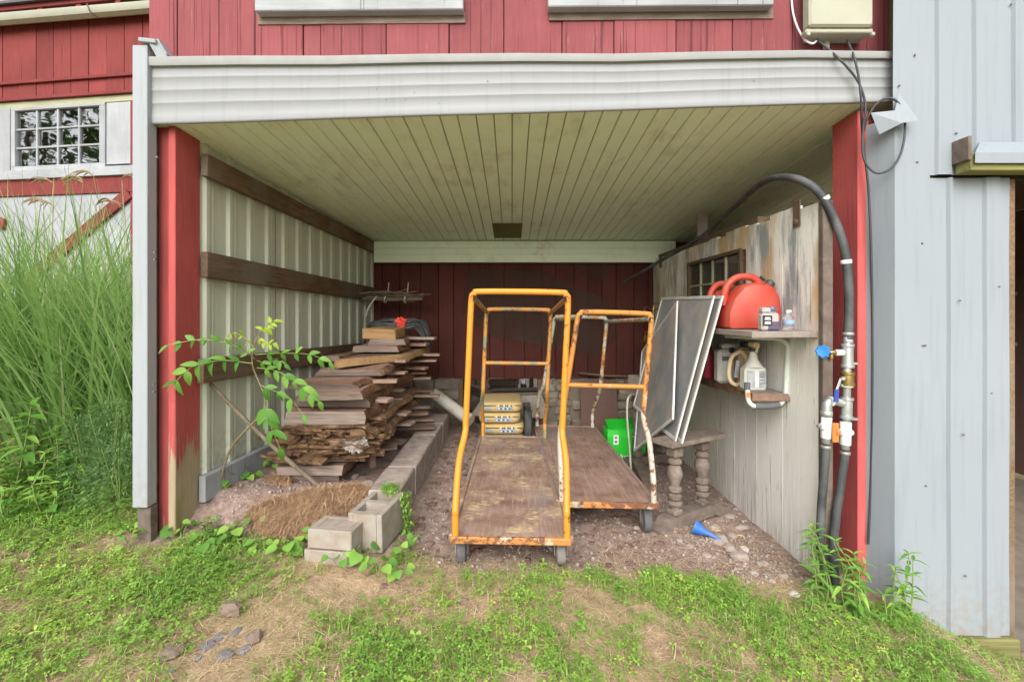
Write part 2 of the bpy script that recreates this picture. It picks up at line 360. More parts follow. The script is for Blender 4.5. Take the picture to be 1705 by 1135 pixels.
def glass(name, tint, refl, dirt=(.3, .29, .25), dirtm=.0, rough=.02):
    n = NT(name)
    tr = n.new('ShaderNodeBsdfTransparent'); tr.inputs[0].default_value = (*tint, 1)
    gl = n.new('ShaderNodeBsdfGlossy'); gl.inputs['Roughness'].default_value = rough
    n.ln(n.bump(n.noise(2.2, 2), .10, .02), gl.inputs['Normal'])
    lw = n.new('ShaderNodeFresnel'); lw.inputs['IOR'].default_value = 1.5
    mx = n.new('ShaderNodeMixShader'); n.ln(n.math('ADD', n.math('MULTIPLY', lw.outputs[0], 1.0), refl), mx.inputs[0])
    n.ln(tr.outputs[0], mx.inputs[1]); n.ln(gl.outputs[0], mx.inputs[2]); o = mx.outputs[0]
    if dirtm:
        df = n.new('ShaderNodeBsdfDiffuse'); df.inputs[0].default_value = (*dirt, 1)
        m2 = n.new('ShaderNodeMixShader'); n.ln(n.math('MULTIPLY', n.ramp(n.noise(7, 5), [(.3, .3), (.7, 1.0)]), dirtm), m2.inputs[0])
        n.ln(o, m2.inputs[1]); n.ln(df.outputs[0], m2.inputs[2]); o = m2.outputs[0]
    n.ln(o, n.o.inputs['Surface']); M[name] = n.m
glass('window_glass', (.8, .82, .82), .48)
glass('dusty_glass', (.55, .53, .5), .02, (.26, .24, .20), .45)
glass('dark_sheet_glass', (.25, .25, .24), .28, (.12, .10, .09), .25)
def mk_film():
    n = NT('film_sheet'); df = n.new('ShaderNodeBsdfDiffuse'); df.inputs[0].default_value = (.11, .085, .07, 1); tr = n.new('ShaderNodeBsdfTransparent'); mx = n.new('ShaderNodeMixShader')
    n.ln(n.rng(n.noise(4, 4), .3, .7, .06, .34), mx.inputs[0]); n.ln(tr.outputs[0], mx.inputs[1]); n.ln(df.outputs[0], mx.inputs[2]); n.ln(mx.outputs[0], n.o.inputs['Surface']); M['film_sheet'] = n.m
mk_film()
def mk_mesh():
    n = NT('insect_mesh'); f = n.noise(3, 4)
    df = n.new('ShaderNodeBsdfDiffuse'); n.ln(n.mix(n.ramp(f, [(.4, 0.0), (.62, 1.0)]), (.26, .265, .27), (.42, .37, .33)), df.inputs[0])
    tr = n.new('ShaderNodeBsdfTransparent'); mx = n.new('ShaderNodeMixShader'); mx.inputs[0].default_value = .80
    n.ln(tr.outputs[0], mx.inputs[1]); n.ln(df.outputs[0], mx.inputs[2]); n.ln(mx.outputs[0], n.o.inputs['Surface']); M['insect_mesh'] = n.m
mk_mesh()

# ------------------------------------------------------------------ mesh toolkit
class MB:
    def __init__(s): s.v = []; s.f = []; s.m = []
    def add(s, v, f, m=0):
        o = len(s.v); s.v += [Vector(q) for q in v]; s.f += [tuple(o + i for i in q) for q in f]; s.m += [m] * len(f); return s
    def box(s, c, size, rot=None, bev=0.0, m=0):
        hx, hy, hz = (q / 2 for q in size); b = min(bev, hx * .45, hy * .45, hz * .45); R = rot.to_matrix() if isinstance(rot, Euler) else (rot or Matrix.Identity(3)); c = Vector(c)
        if b <= 0:
            v = [Vector((x * hx, y * hy, z * hz)) for x in (-1, 1) for y in (-1, 1) for z in (-1, 1)]
            f = [(0, 1, 3, 2), (4, 6, 7, 5), (0, 4, 5, 1), (2, 3, 7, 6), (0, 2, 6, 4), (1, 5, 7, 3)]
        else:
            v = []; f = []; idx = {}
            for x in (-1, 1):
                for y in (-1, 1):
                    for z in (-1, 1):
                        for k, (dx, dy, dz) in enumerate(((0, b, b), (b, 0, b), (b, b, 0))):
                            idx[(x, y, z, k)] = len(v); v.append(Vector((x * (hx - dx), y * (hy - dy), z * (hz - dz))))
            for a in (-1, 1):
                f.append([idx[(a, y, z, 0)] for y, z in ((-1, -1), (1, -1), (1, 1), (-1, 1))][::a])
                f.append([idx[(x, a, z, 1)] for x, z in ((-1, -1), (-1, 1), (1, 1), (1, -1))][::a])
                f.append([idx[(x, y, a, 2)] for x, y in ((-1, -1), (1, -1), (1, 1), (-1, 1))][::a])
            for a in (-1, 1):
                for c2 in (-1, 1):
                    f.append((idx[(a, c2, -1, 0)], idx[(a, c2, 1, 0)], idx[(a, c2, 1, 1)], idx[(a, c2, -1, 1)])[::a * c2])
                    f.append((idx[(a, -1, c2, 0)], idx[(a, -1, c2, 2)], idx[(a, 1, c2, 2)], idx[(a, 1, c2, 0)])[::a * c2])
                    f.append((idx[(-1, a, c2, 1)], idx[(1, a, c2, 1)], idx[(1, a, c2, 2)], idx[(-1, a, c2, 2)])[::a * c2])
                    for z in (-1, 1):
                        f.append((idx[(a, c2, z, 0)], idx[(a, c2, z, 1)], idx[(a, c2, z, 2)])[::a * c2 * z])
        return s.add([R @ q + c for q in v], [tuple(q) for q in f], m)
    def span(s, x0, x1, y0, y1, z0, z1, bev=.003, m=0):
        return s.box(((x0 + x1) / 2, (y0 + y1) / 2, (z0 + z1) / 2), (abs(x1 - x0), abs(y1 - y0), abs(z1 - z0)), None, bev, m)
    def beam(s, a, b, w, t, up=(0, 0, 1), bev=.004, m=0):
        """bar from a to b; w across, t along up"""
        a = Vector(a); b = Vector(b); d = b - a; L = d.length; d.normalize(); u = Vector(up); x = d.cross(u)
        if x.length < 1e-4: x = d.cross(Vector((1, 0, 0)))
        x.normalize(); u = x.cross(d).normalized()
        return s.box((a + b) / 2, (w, L, t), Matrix((x, d, u)).transposed(), bev, m)
    def tube(s, pts, r, n=8, smooth=0, caps=True, m=0):
        pts = [Vector(p) for p in pts]
        if smooth: pts = crom(pts, smooth)
        k = len(pts); rr = r if isinstance(r, (list, tuple)) else [r] * k
        if len(rr) != k: rr = list(np.interp(np.linspace(0, 1, k), np.linspace(0, 1, len(rr)), rr))
        d = [(pts[min(i + 1, k - 1)] - pts[max(i - 1, 0)]).normalized() for i in range(k)]
        u = d[0].orthogonal().normalized(); v = []
        for i in range(k):
            u = (u - d[i] * u.dot(d[i])).normalized(); w = d[i].cross(u)
            v += [pts[i] + (u * math.cos(2 * math.pi * j / n) + w * math.sin(2 * math.pi * j / n)) * rr[i] for j in range(n)]
        f = [(i * n + j, i * n + (j + 1) % n, (i + 1) * n + (j + 1) % n, (i + 1) * n + j) for i in range(k - 1) for j in range(n)]
        if caps: f += [tuple(range(n))[::-1], tuple((k - 1) * n + j for j in range(n))]
        return s.add(v, f, m)
    def lathe(s, prof, c=(0, 0, 0), axis=(0, 0, 1), n=16, m=0, sx=1.0, sy=1.0, rot=0.0):
        a = Vector(axis).normalized(); R = a.to_track_quat('Z', 'Y').to_matrix(); c = Vector(c); v = []
        for r, z in prof:
            for j in range(n):
                t = 2 * math.pi * j / n + rot; v.append(c + R @ Vector((r * math.cos(t) * sx, r * math.sin(t) * sy, z)))
        f = [(i * n + j, i * n + (j + 1) % n, (i + 1) * n + (j + 1) % n, (i + 1) * n + j) for i in range(len(prof) - 1) for j in range(n)]
        f += [tuple(range(n))[::-1], tuple((len(prof) - 1) * n + j for j in range(n))]
        return s.add(v, f, m)
    def quad(s, a, b, c, d, m=0): return s.add([a, b, c, d], [(0, 1, 2, 3)], m)
    def sheet(s, o, u, v, t=.003, m=0):
        """thin slab spanned by u and v from o"""
        o = Vector(o); u = Vector(u); v = Vector(v); w = u.cross(v).normalized() * t
        p = [o, o + u, o + u + v, o + v]; q = [x + w for x in p]
        return s.add(p + q, [(3, 2, 1, 0), (4, 5, 6, 7), (0, 1, 5, 4), (1, 2, 6, 5), (2, 3, 7, 6), (3, 0, 4, 7)], m)
    def prism(s, poly, d, m=0):
        d = Vector(d); k = len(poly); poly = [Vector(p) for p in poly]
        return s.add(poly + [p + d for p in poly], [tuple(range(k))[::-1], tuple(range(k, 2 * k))] + [(i, (i + 1) % k, k + (i + 1) % k, k + i) for i in range(k)], m)
    def jitter(s, a):
        for q in s.v: q += Vector((random.uniform(-a, a), random.uniform(-a, a), random.uniform(-a, a)))
        return s

def crom(p, n):
    out = []
    for i in range(len(p) - 1):
        a = p[i - 1] if i else p[0] * 2 - p[1]; b, c = p[i], p[i + 1]; d = p[i + 2] if i + 2 < len(p) else p[-1] * 2 - p[-2]
        for k in range(n):
            t = k / n; out.append(.5 * ((2 * b) + (c - a) * t + (2 * a - 5 * b + 4 * c - d) * t * t + (-a + 3 * b - 3 * c + d) * t ** 3))
    return out + [p[-1]]

def link(name, me, mats, par=None, loc=(0, 0, 0)):
    for m in (mats if isinstance(mats, (list, tuple)) else [mats]): me.materials.append(M[m])
    o = bpy.data.objects.new(name, me); COL.objects.link(o)
    if par is not None: o.parent = par
    o.location = loc; return o
def mk(mb, org, name='mesh', smooth=None):
    me = bpy.data.meshes.new(name); org = Vector(org)
    me.from_pydata([tuple(q - org) for q in mb.v], [], mb.f); me.update()
    if any(mb.m): me.polygons.foreach_set('material_index', mb.m)
    if smooth:
        me.polygons.foreach_set('use_smooth', [True] * len(me.polygons)); me.set_sharp_from_angle(angle=math.radians(smooth))
    return me
def tag(o, label, cat=None, group=None, kind=None):
    if label: o['label'] = label
    if cat: o['category'] = cat
    if group: o['group'] = group
    if kind: o['kind'] = kind
    return o
class Thing:
    def __init__(s, name, loc, label, cat, group=None):
        s.loc = Vector(loc); s.o = bpy.data.objects.new(name, None); COL.objects.link(s.o); s.o.location = loc
        s.o.empty_display_size = .05; tag(s.o, label, cat, group)
    def part(s, name, mb, mats, par=None, smooth=None, label=None, kind=None):
        c = Vector((0, 0, 0)); lo = [min(q[i] for q in mb.v) for i in range(3)]; hi = [max(q[i] for q in mb.v) for i in range(3)]
        c = Vector(((lo[0] + hi[0]) / 2, (lo[1] + hi[1]) / 2, lo[2]))
        base = par['_w'] if par is not None else s.loc
        o = link(name, mk(mb, c, name, smooth), mats, par if par is not None else s.o, c - Vector(base)); o['_w'] = tuple(c)
        WTMP.append(o); return tag(o, label, None, None, kind)
WTMP = []
def solo(name, mb, mats, label, cat, group=None, kind=None, smooth=None):
    lo = [min(q[i] for q in mb.v) for i in range(3)]; hi = [max(q[i] for q in mb.v) for i in range(3)]
    c = Vector(((lo[0] + hi[0]) / 2, (lo[1] + hi[1]) / 2, lo[2]))
    return tag(link(name, mk(mb, c, name, smooth), mats, None, c), label, cat, group, kind)
def np_mesh(name, V, Fc, var=None):
    me = bpy.data.meshes.new(name); k = Fc.shape[1]
    me.vertices.add(len(V)); me.vertices.foreach_set('co', V.astype(np.float32).ravel())
    me.loops.add(Fc.size); me.loops.foreach_set('vertex_index', Fc.astype(np.int32).ravel())
    me.polygons.add(len(Fc)); me.polygons.foreach_set('loop_start', np.arange(0, Fc.size, k, dtype=np.int32))
    me.update(calc_edges=True)
    if var is not None:
        a = me.attributes.new('var', 'FLOAT', 'POINT'); a.data.foreach_set('value', var.astype(np.float32))
    me.validate(); return me
def scatter(tv, tf, pos, R, sc):
    """copies of template (tv, tf) as one mesh"""
    n = len(pos); V = pos[:, None, :] + np.einsum('nij,nkj->nki', R, tv[None] * np.asarray(sc).reshape(n, 1, -1))
    Fc = tf[None] + (np.arange(n) * len(tv))[:, None, None]
    return V.reshape(-1, 3), Fc.reshape(-1, tf.shape[1])
def rotmats(yaw, tilt, roll=None):
    n = len(yaw); cy, sy, ct, st = np.cos(yaw), np.sin(yaw), np.cos(tilt), np.sin(tilt); R = np.zeros((n, 3, 3))
    # x axis: tilted by 'tilt' above horizontal then turned by yaw
    R[:, :, 0] = np.stack([cy * ct, sy * ct, st], 1); R[:, :, 1] = np.stack([-sy, cy, 0 * cy], 1); R[:, :, 2] = np.stack([-cy * st, -sy * st, ct], 1)
    return R
def rock(c, r, seed, flat=.55, n=8):
    """an angular stone"""
    mb = MB(); rnd = random.Random(seed); v = []; ax = [rnd.uniform(.65, 1.25), rnd.uniform(.65, 1.2), flat * rnd.uniform(.7, 1.2)]; yaw = rnd.uniform(0, 6.3)
    rows = [(-.75, .55), (-.25, 1.0), (.35, .92), (.8, .5)]
    for z, q in rows:
        for j in range(n):
            t = 2 * math.pi * j / n + yaw; k = q * rnd.uniform(.78, 1.15)
            v.append(Vector((math.cos(t) * k * ax[0] * r, math.sin(t) * k * ax[1] * r, (z + rnd.uniform(-.13, .13)) * ax[2] * r)) + Vector(c))
    f = [(i * n + j, i * n + (j + 1) % n, (i + 1) * n + (j + 1) % n, (i + 1) * n + j) for i in range(3) for j in range(n)]
    f += [tuple(range(n))[::-1], tuple(3 * n + j for j in range(n))]
    return mb.add(v, f)

# ------------------------------------------------------------------ ground
def axis(lo, a, b, hi, st):
    mid = list(np.arange(a, b + 1e-6, st)); l = []; q = st
    x = a
    while x > lo: q *= 1.35; x -= q; l.append(max(x, lo))
    r = []; q = st; x = b
    while x < hi: q *= 1.35; x += q; r.append(min(x, hi))
    return np.array(l[::-1] + mid + r)
gx, gy = axis(-400, -3.6, 3.4, 400, .03), axis(-400, .9, 5.4, 400, .03)
GX, GY = np.meshgrid(gx, gy); GZ = zb(GX, GY)
fine = (np.abs(GX) < 3.6) & (GY > .9) & (GY < 5.4)
GZ += np.where(fine, RS.uniform(-.004, .004, GX.shape), 0)
nx, ny = len(gx), len(gy); ii = np.arange(nx * ny).reshape(ny, nx)
gf = np.stack([ii[:-1, :-1], ii[:-1, 1:], ii[1:, 1:], ii[1:, :-1]], -1).reshape(-1, 4)
gm = np_mesh('ground', np.stack([GX, GY, GZ], -1).reshape(-1, 3), gf)
gm.polygons.foreach_set('use_smooth', [True] * len(gm.polygons))
tag(link('ground', gm, 'soil'), 'bare earth floor and weedy thatch lawn sloping down to the right', 'ground', kind='structure')

# ------------------------------------------------------------------ red barn: the open bay
def clerp(a, b, t): return a + (b - a) * t
def ceil_z(x, y):
    f = clerp(2.305, 2.40, (x + 1.85) / 3.75); return clerp(f, 2.123, (y - 2.44) / 2.86)
barn = Thing('red_barn', (0, 2.45, 0), 'red board barn with an open storage bay under white siding fascia', 'barn')
# upper wall of vertical boards
uw = barn.part('upper_wall', MB().span(-1.99, 2.07, 2.535, 2.60, 2.62, 4.6, 0), 'dark_void')
xs = [-1.995]; widths = [.155, .23, .20, .265, .095, .36, .345, .30, .32, .285, .34, .31, .33, .29, .32]
for w in widths: xs.append(xs[-1] + w)
for i in range(len(xs) - 1):
    x1 = min(xs[i + 1], 2.075)
    if xs[i] > 2.04: break
    dy = random.uniform(-.004, .004)
    barn.part('board', MB().span(xs[i] + .002, x1 - .002, 2.505 + dy, 2.532, 2.645 + random.uniform(0, .004), 4.6, .003), 'red_upper', uw)
# white window sills at the top of the frame, with the bare wood below them
for x0, x1, yl, yr in ((428, 772, 24, 21), (912, 1284, 17, 14)):
    a, b = P(x0, yl, 2.47), P(x1, yr, 2.47)
    si = barn.part('window', MB().beam(a + Vector((0, 0, .055)), b + Vector((0, 0, .055)), .055, .11, bev=.005), 'white_wood', label='white window with its sill low over the red boards')
    barn.part('pane', MB().span(a.x + .05, b.x - .05, 2.492, 2.498, a.z + .115, 4.3, 0), 'window_glass', si)
    for xx in (a.x + .03, (a.x + b.x) / 2, b.x - .03): barn.part('muntin', MB().span(xx - .025, xx + .025, 2.475, 2.489, a.z + .113, 4.3, .003), 'white_wood_upright', si)
    c, d = P(x0 + 2, yl + 1, 2.50), P(x1 + 3, yr + 1, 2.50)
    barn.part('bare_strip', MB().beam(c + Vector((0, 0, -.028)), d + Vector((0, 0, -.028)), .010, .055, bev=.001), 'slab_end', si)
# solid building behind, so that it stands from other sides
barn.part('side_wall', MB().span(-1.985, -1.95, 2.605, 8.9, 2.31, 4.6, 0), 'red_wing')
barn.part('side_wall', MB().span(1.985, 2.02, 2.605, 8.9, 2.50, 4.6, 0), 'red_rear')
barn.part('roof', MB().span(-2.1, 2.1, 2.42, 9.0, 4.605, 4.72, 0), 'roof_metal')
# fascia siding: stepped courses with a rolled bottom, plus drip edge
def fascia(prof, x0, x1, zl, zr, m, name, mats, par=None):
    """prof: (y, h) with h 0 at bottom and 1 at top"""
    mb = MB(); L = []
    for k in range(9):
        t = k / 8; x = clerp(x0, x1, t); z0 = clerp(zl[0], zr[0], t); z1 = clerp(zl[1], zr[1], t)
        L += [Vector((x, y + .004 * math.sin(k * 1.7), z0 + (z1 - z0) * h + (.004 * math.sin(k * 2.1) if h > .2 else 0))) for y, h in prof]
    n = len(prof)
    mb.add(L, [(k * n + j, (k + 1) * n + j, (k + 1) * n + j + 1, k * n + j + 1) for k in range(8) for j in range(n - 1)] + [tuple(range(n)), tuple(8 * n + j for j in range(n))[::-1]])
    return barn.part(name, mb, mats, par, smooth=80 if name == 'fascia' else 25)
xl, xr = P(242, 0, 2.40).x, P(1492, 0, 2.40).x
zL = (P(242, 208, 2.40).z, P(242, 110, 2.40).z); zR = (P(1492, 170, 2.40).z, P(1492, 97, 2.40).z)
prof = [(2.56, .97), (2.413, .97), (2.413, .03), (2.405, .0), (2.393, .0), (2.3885, .03), (2.3885, .12)]
for k in range(4):
    h0 = .12 + k * .22
    prof += [(2.3885, h0 + .02), (2.3912, h0 + .205), (2.3885, h0 + .213)]
prof += [(2.39, 1.0), (2.56, 1.0)]
fa = fascia(prof, xl, xr, zL, zR, 0, 'fascia', 'fascia_white')
fascia([(2.54, .955), (2.372, .955), (2.368, 1.0), (2.368, 1.10), (2.503, 1.16), (2.54, 1.16)], xl - .01, xr - .01, zL, zR, 0, 'drip_edge', 'grey_edge')
mb = MB()
for px, py in ((690, 155), (643, 166), (676, 166), (731, 172), (627, 148), (812, 135), (1255, 135)):
    mb.box(P(px, py, 2.387) , (.006, .006, .006))
barn.part('screw_head', mb, 'screw', fa, kind='stuff')
# ceiling of long vinyl strips
cv = [(clerp(-1.95, 3.32, i / 40), y, ceil_z(clerp(-1.95, 3.32, i / 40), y) + d) for i in range(41) for y, d in ((2.41, .012), (5.36, .012), (5.36, .05), (2.41, .05))]
ce = barn.part('ceiling', MB().add(cv, [(4 * i + j, 4 * i + (j + 1) % 4, 4 * i + 4 + (j + 1) % 4, 4 * i + 4 + j) for i in range(40) for j in range(4)] + [(0, 1, 2, 3), (163, 162, 161, 160)]), 'groove_dirt')
x = -1.94; k = 0
while x < 3.30:
    w = .097; x1 = min(x + w, 3.31); v = []
    g = .0035 if k % 2 else .006
    for y in (2.412, 5.33):
        for xx, dz in ((x + g * .5, .010), (x + g, 0), (x1 - g, 0), (x1 - g * .5, .010)):
            v.append((xx, y, ceil_z(xx, y) + dz + .0015 * math.sin(k * 3.3)))
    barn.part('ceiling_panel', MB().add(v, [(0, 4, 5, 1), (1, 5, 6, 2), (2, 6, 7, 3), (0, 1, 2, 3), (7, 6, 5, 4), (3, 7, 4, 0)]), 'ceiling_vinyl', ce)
    x += w; k += 1
a = P(845, 382, 4.78)
barn.part('ceiling_patch', MB().box((a.x, 4.82, ceil_z(a.x, 4.82) - .006), (.30, .62, .008), Euler((-.062, 0, 0)), .002), 'mossy_wood', ce)
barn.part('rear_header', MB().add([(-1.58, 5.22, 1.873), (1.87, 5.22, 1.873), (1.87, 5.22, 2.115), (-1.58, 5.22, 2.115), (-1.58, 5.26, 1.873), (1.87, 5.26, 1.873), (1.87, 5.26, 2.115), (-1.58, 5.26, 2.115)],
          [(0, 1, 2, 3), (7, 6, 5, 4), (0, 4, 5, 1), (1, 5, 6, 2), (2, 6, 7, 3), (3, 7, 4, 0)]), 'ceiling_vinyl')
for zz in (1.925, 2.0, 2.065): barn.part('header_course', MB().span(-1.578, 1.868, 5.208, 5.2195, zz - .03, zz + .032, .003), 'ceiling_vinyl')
# posts
barn.part('post', MB().span(-1.847, -1.808, 2.45, 2.648, -.1, 2.298, .004), 'red_post', label='red post plank, paint gone to bare mossy wood near the ground')
barn.part('post', MB().span(-1.912, -1.850, 2.468, 2.56, -.1, 2.298, .003), 'red_post_plain')
barn.part('post', MB().span(1.857, 1.915, 2.45, 2.648, -.5, 2.385, .004), 'red_post_right', label='red post plank behind the plumbing, peeled at the foot')
barn.part('post', MB().span(1.918, 1.972, 2.50, 2.648, -.5, 2.39, .003), 'red_post_plain')
# left wall: ribbed liner sheets and girts
A0, A1 = Vector((-1.815, 2.60, 0)), Vector((-1.625, 5.36, 0))
def lw(s, off=0.0, z=0.0):                       # s metres along the left wall, off into the bay
    d = (A1 - A0).normalized(); nrm = Vector((d.y, -d.x, 0)); q = A0 + d * s + nrm * off; q.z = z; return q
LW = (A1 - A0).length
lwall = barn.part('left_wall', MB().beam(lw(.0, -.022, .16), lw(LW, -.022, .16), .02, .30).beam(lw(.0, -.022, 1.3), lw(LW, -.022, 1.25), .016, 1.96), 'white_metal')
s = 0.0; k = 0
while s < LW - .02:
    e = min(s + .8, LW); prof = []; t = s
    while t < e - .001:
        for dt, o in ((0, 0), (.07, 0), (.082, .018), (.106, .018), (.118, 0)):
            if t + dt <= e: prof.append((t + dt, o))
        if t + .155 <= e: prof += [(t + .148, 0), (t + .153, .004), (t + .163, .004), (t + .168, 0)]
        t += .2
    prof.append((e, 0)); n = len(prof); off = .002 if k % 2 else -.002
    v = [lw(q, o + off, .33) for q, o in prof] + [lw(q, o + off, ceil_z(-1.7, 2.6 + q) - .005) for q, o in prof]
    barn.part('metal_sheet', MB().add(v, [(j, j + 1, n + j + 1, n + j) for j in range(n - 1)]), 'liner_metal', lwall, smooth=20)
    s = e; k += 1
for z0, z1, w in ((2.15, 2.045, .13), (1.575, 1.505, .15), (.965, .89, .14)):
    s0, s1 = (0.03, LW - .02) if z0 > 1 else (.0, LW - .03)
    barn.part('girt', MB().beam(lw(s0, .040, z0), lw(s1, .040, z1), .04, w), 'girt', lwall)
barn.part('skirt_board', MB().beam(lw(.02, .035, .285), lw(1.15, .035, .285), .04, .15), 'white_wood_upright', lwall, label='peeling whitewashed skirt board at the foot of the metal wall')
mb = MB()
for px, py in ((258, 420), (258, 432), (256, 640), (256, 652), (262, 262)): mb.box(P(px, py, 2.36), (.008, .012, .008))
# white corner trim by the left post
tr = barn.part('corner_trim', MB().span(P(220, 0, 2.36).x, P(245, 0, 2.36).x, 2.36, 2.425, P(0, 845, 2.36).z, P(0, 75, 2.36).z, .003), 'white_trim')
barn.part('screw_head', mb, 'screw', tr, kind='stuff')
barn.part('trim_foot', MB().span(-1.955, -1.885, 2.38, 2.43, 0, .285, .003), 'grey_wood', tr)
a = P(238, 62, 2.34)
barn.part('trim_cap', MB().box((a.x + .01, 2.39, a.z - .005), (.085, .09, .022), Euler((.15, .06, .1)), .004).box((a.x + .055, 2.37, a.z - .045), (.05, .006, .09), Euler((.1, -.45, .2)), .002).box((a.x + .072, 2.40, a.z - .03), (.008, .07, .085), Euler((.1, -.5, .1)), .002), 'white_trim', tr)
barn.part('trim_backing', MB().span(-1.95, -1.915, 2.43, 2.485, .05, 2.30, .002), 'grey_wood', tr)
# rear wall
RY = 5.35
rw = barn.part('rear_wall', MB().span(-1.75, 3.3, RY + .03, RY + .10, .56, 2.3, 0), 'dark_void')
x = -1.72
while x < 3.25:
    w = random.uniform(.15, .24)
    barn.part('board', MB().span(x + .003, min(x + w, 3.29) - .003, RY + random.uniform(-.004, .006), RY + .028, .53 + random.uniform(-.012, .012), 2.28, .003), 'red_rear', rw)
    x += w
fd = barn.part('foundation', MB().span(-1.75, -.62, RY + .03, RY + .3, -.3, .52, 0).span(.34, 3.3, RY + .03, RY + .3, -.3, .52, 0).span(-.62, .34, RY + .03, RY + .3, -.3, .10, 0), 'mortar')
rnd = random.Random(3)
def stones(x0, x1, z0, z1, sz):
    z = z0
    while z < z1 - .03:
        h = rnd.uniform(.7, 1.2) * sz * .6; x = x0 - rnd.uniform(0, sz * .4)
        while x < x1:
            w = rnd.uniform(.7, 1.5) * sz; c = (x + w / 2, RY + .03 + rnd.uniform(-.01, .015), min(z + h / 2, z1 - h / 2 + .02))
            if x0 - .02 < c[0] - w * .4 and c[0] + w * .4 < x1 + .03:
                barn.part('stone', MB().box(c, (w * .96, .09, h * .94), Euler((0, rnd.uniform(-.06, .06), 0)), .018).jitter(.008), 'wall_stone', fd)
            x += w
        z += h
stones(-1.70, -.62, -.05, .52, .20); stones(.38, .72, -.05, .50, .15); stones(.74, 1.65, -.05, .52, .22)
pane = barn.part('cellar_window', MB().span(-.60, .33, RY + .055, RY + .061, .14, .52, 0), 'dark_sheet_glass')
barn.part('window_post', MB().span(-.625, -.575, RY - .01, RY + .05, .1, .52, .004), 'girt', pane)
barn.part('window_post', MB().span(.30, .345, RY - .01, RY + .05, .1, .52, .004), 'girt', pane)
barn.part('cellar_back', MB().span(-.62, .34, RY + .28, RY + .3, .1, .54, 0), 'dark_void')
mb = MB(); poly = [P(x, y, 5.12) for x, y in ((783, 692), (800, 668), (822, 660), (903, 658), (912, 690), (905, 697), (880, 694))]
barn.part('sill_slab', mb.prism(poly, (0, .22, 0)), 'concrete', label='pale concrete slab under the low cellar window')
# right partition of whitewashed planks with a small window
PXW = 1.64
pw = barn.part('partition', MB().span(PXW + .03, PXW + .05, 2.46, 5.3, .0, 1.30, 0).span(PXW + .03, PXW + .05, 2.46, 3.25, 1.301, 1.88, 0).span(PXW + .03, PXW + .05, 4.27, 5.3, 1.301, 1.88, 0), 'dark_void')
y = 2.442; k = 0
while y < 5.3:
    w = random.uniform(.125, .185); y1 = min(y + w, 5.3); top = 1.905 + random.uniform(-.02, .012); bot = -.20 + random.uniform(-.02, .05)
    dx = .0004 * (k % 2); yc = (y + y1) / 2
    segs = [(bot, top)] if not (3.27 < yc < 4.25) else [(bot, 1.33), (1.745, top)]
    for z0, z1 in segs:
        barn.part('plank', MB().span(PXW + dx, PXW + .026, y + .0016, y1 - .0016, z0, z1, .0005), 'whitewash', pw)
    y = y1; k += 1
pwin = barn.part('partition_window', MB().span(PXW - .012, PXW + .03, 3.255, 3.285, 1.31, 1.76, .003).span(PXW - .012, PXW + .03, 4.225, 4.255, 1.31, 1.76, .003)
                 .span(PXW - .012, PXW + .03, 3.286, 4.224, 1.73, 1.76, .003).span(PXW - .012, PXW + .03, 3.286, 4.224, 1.31, 1.34, .003), 'girt')
for i in range(4):
    for j in range(2):
        y0 = 3.29 + i * .234; z0 = 1.345 + j * .192
        barn.part('pane', MB().span(PXW + .018, PXW + .022, y0 + .008, y0 + .226, z0 + .006, z0 + .186, 0), 'dusty_glass', pwin)
for i in range(1, 4): barn.part('muntin', MB().span(PXW + .004, PXW + .026, 3.29 + i * .234 - .008, 3.29 + i * .234 + .008, 1.341, 1.729, .002), 'cream_trim', pwin)
barn.part('muntin', MB().span(PXW + .006, PXW + .024, 3.287, 4.223, 1.53, 1.545, .002), 'cream_trim', pwin)
barn.part('top_plate', MB().span(PXW + .03, PXW + .11, 3.1, 5.3, 1.895, 1.955, .004), 'girt', pw)
barn.part('roof_block', MB().span(1.68, 1.77, 4.12, 4.16, 1.956, 2.19, .004), 'shelf_wood', pw)
barn.part('corner_board', MB().span(PXW - .004, PXW + .05, 2.40, 2.4405, -.3, 1.89, .004), 'grey_wood', pw)
for yy in (2.62, 5.02):
    zt = 1.92
    barn.part('strap_hinge', MB().beam((PXW - .006, yy, zt + .02), (PXW - .006, yy, zt - .13), .006, .065, up=(0, 1, 0)).lathe([(.018, 0), (.018, .012), (.006, .015)], (PXW - .006, yy, zt - .10), (-1, 0, 0), 8), 'rusty_iron', pw)

# ------------------------------------------------------------------ white metal building on the right
WY = 2.335
wb_ = Thing('metal_building', (2.3, 2.4, -.45), 'white ribbed metal building with an open doorway beside the red barn', 'building')
def sheet_wall(x0, x1, z0, z1, y, ribs, name, par=None):
    prof = [(x0, 0)]
    for r0, r1 in ribs:
        if x0 < r0 - .012 and r1 + .012 < x1: prof += [(r0 - .010, 0), (r0, -.014), (r1, -.014), (r1 + .010, 0)]
    prof.append((x1, 0)); n = len(prof); nz = 6; v = []
    for k in range(nz + 1):
        v += [(q, y + o + .002 * math.sin(k * 1.9 + q * 7), clerp(z0, z1, k / nz)) for q, o in prof]
    return wb_.part(name, MB().add(v, [(k * n + j, k * n + j + 1, (k + 1) * n + j + 1, (k + 1) * n + j) for k in range(nz) for j in range(n - 1)]), 'white_metal', par, smooth=20)
def wx(px): return (px - CX) / F * WY
ribs = [(wx(1558), wx(1580)), (wx(1620), wx(1645))] + [(wx(1645) + .125 + .2 * k, wx(1645) + .2 + .2 * k) for k in range(14)]
core = wb_.part('wall', MB().span(2.03, wx(1676), WY + .02, WY + .10, -.5, 5, 0).span(wx(1676), 6, WY + .02, WY + .10, 1.99, 5, 0), 'dark_void')
upper = sheet_wall(wx(1486), 5.8, P(0, 292, WY).z, 5.0, WY - .003, ribs, 'metal_sheet', core)
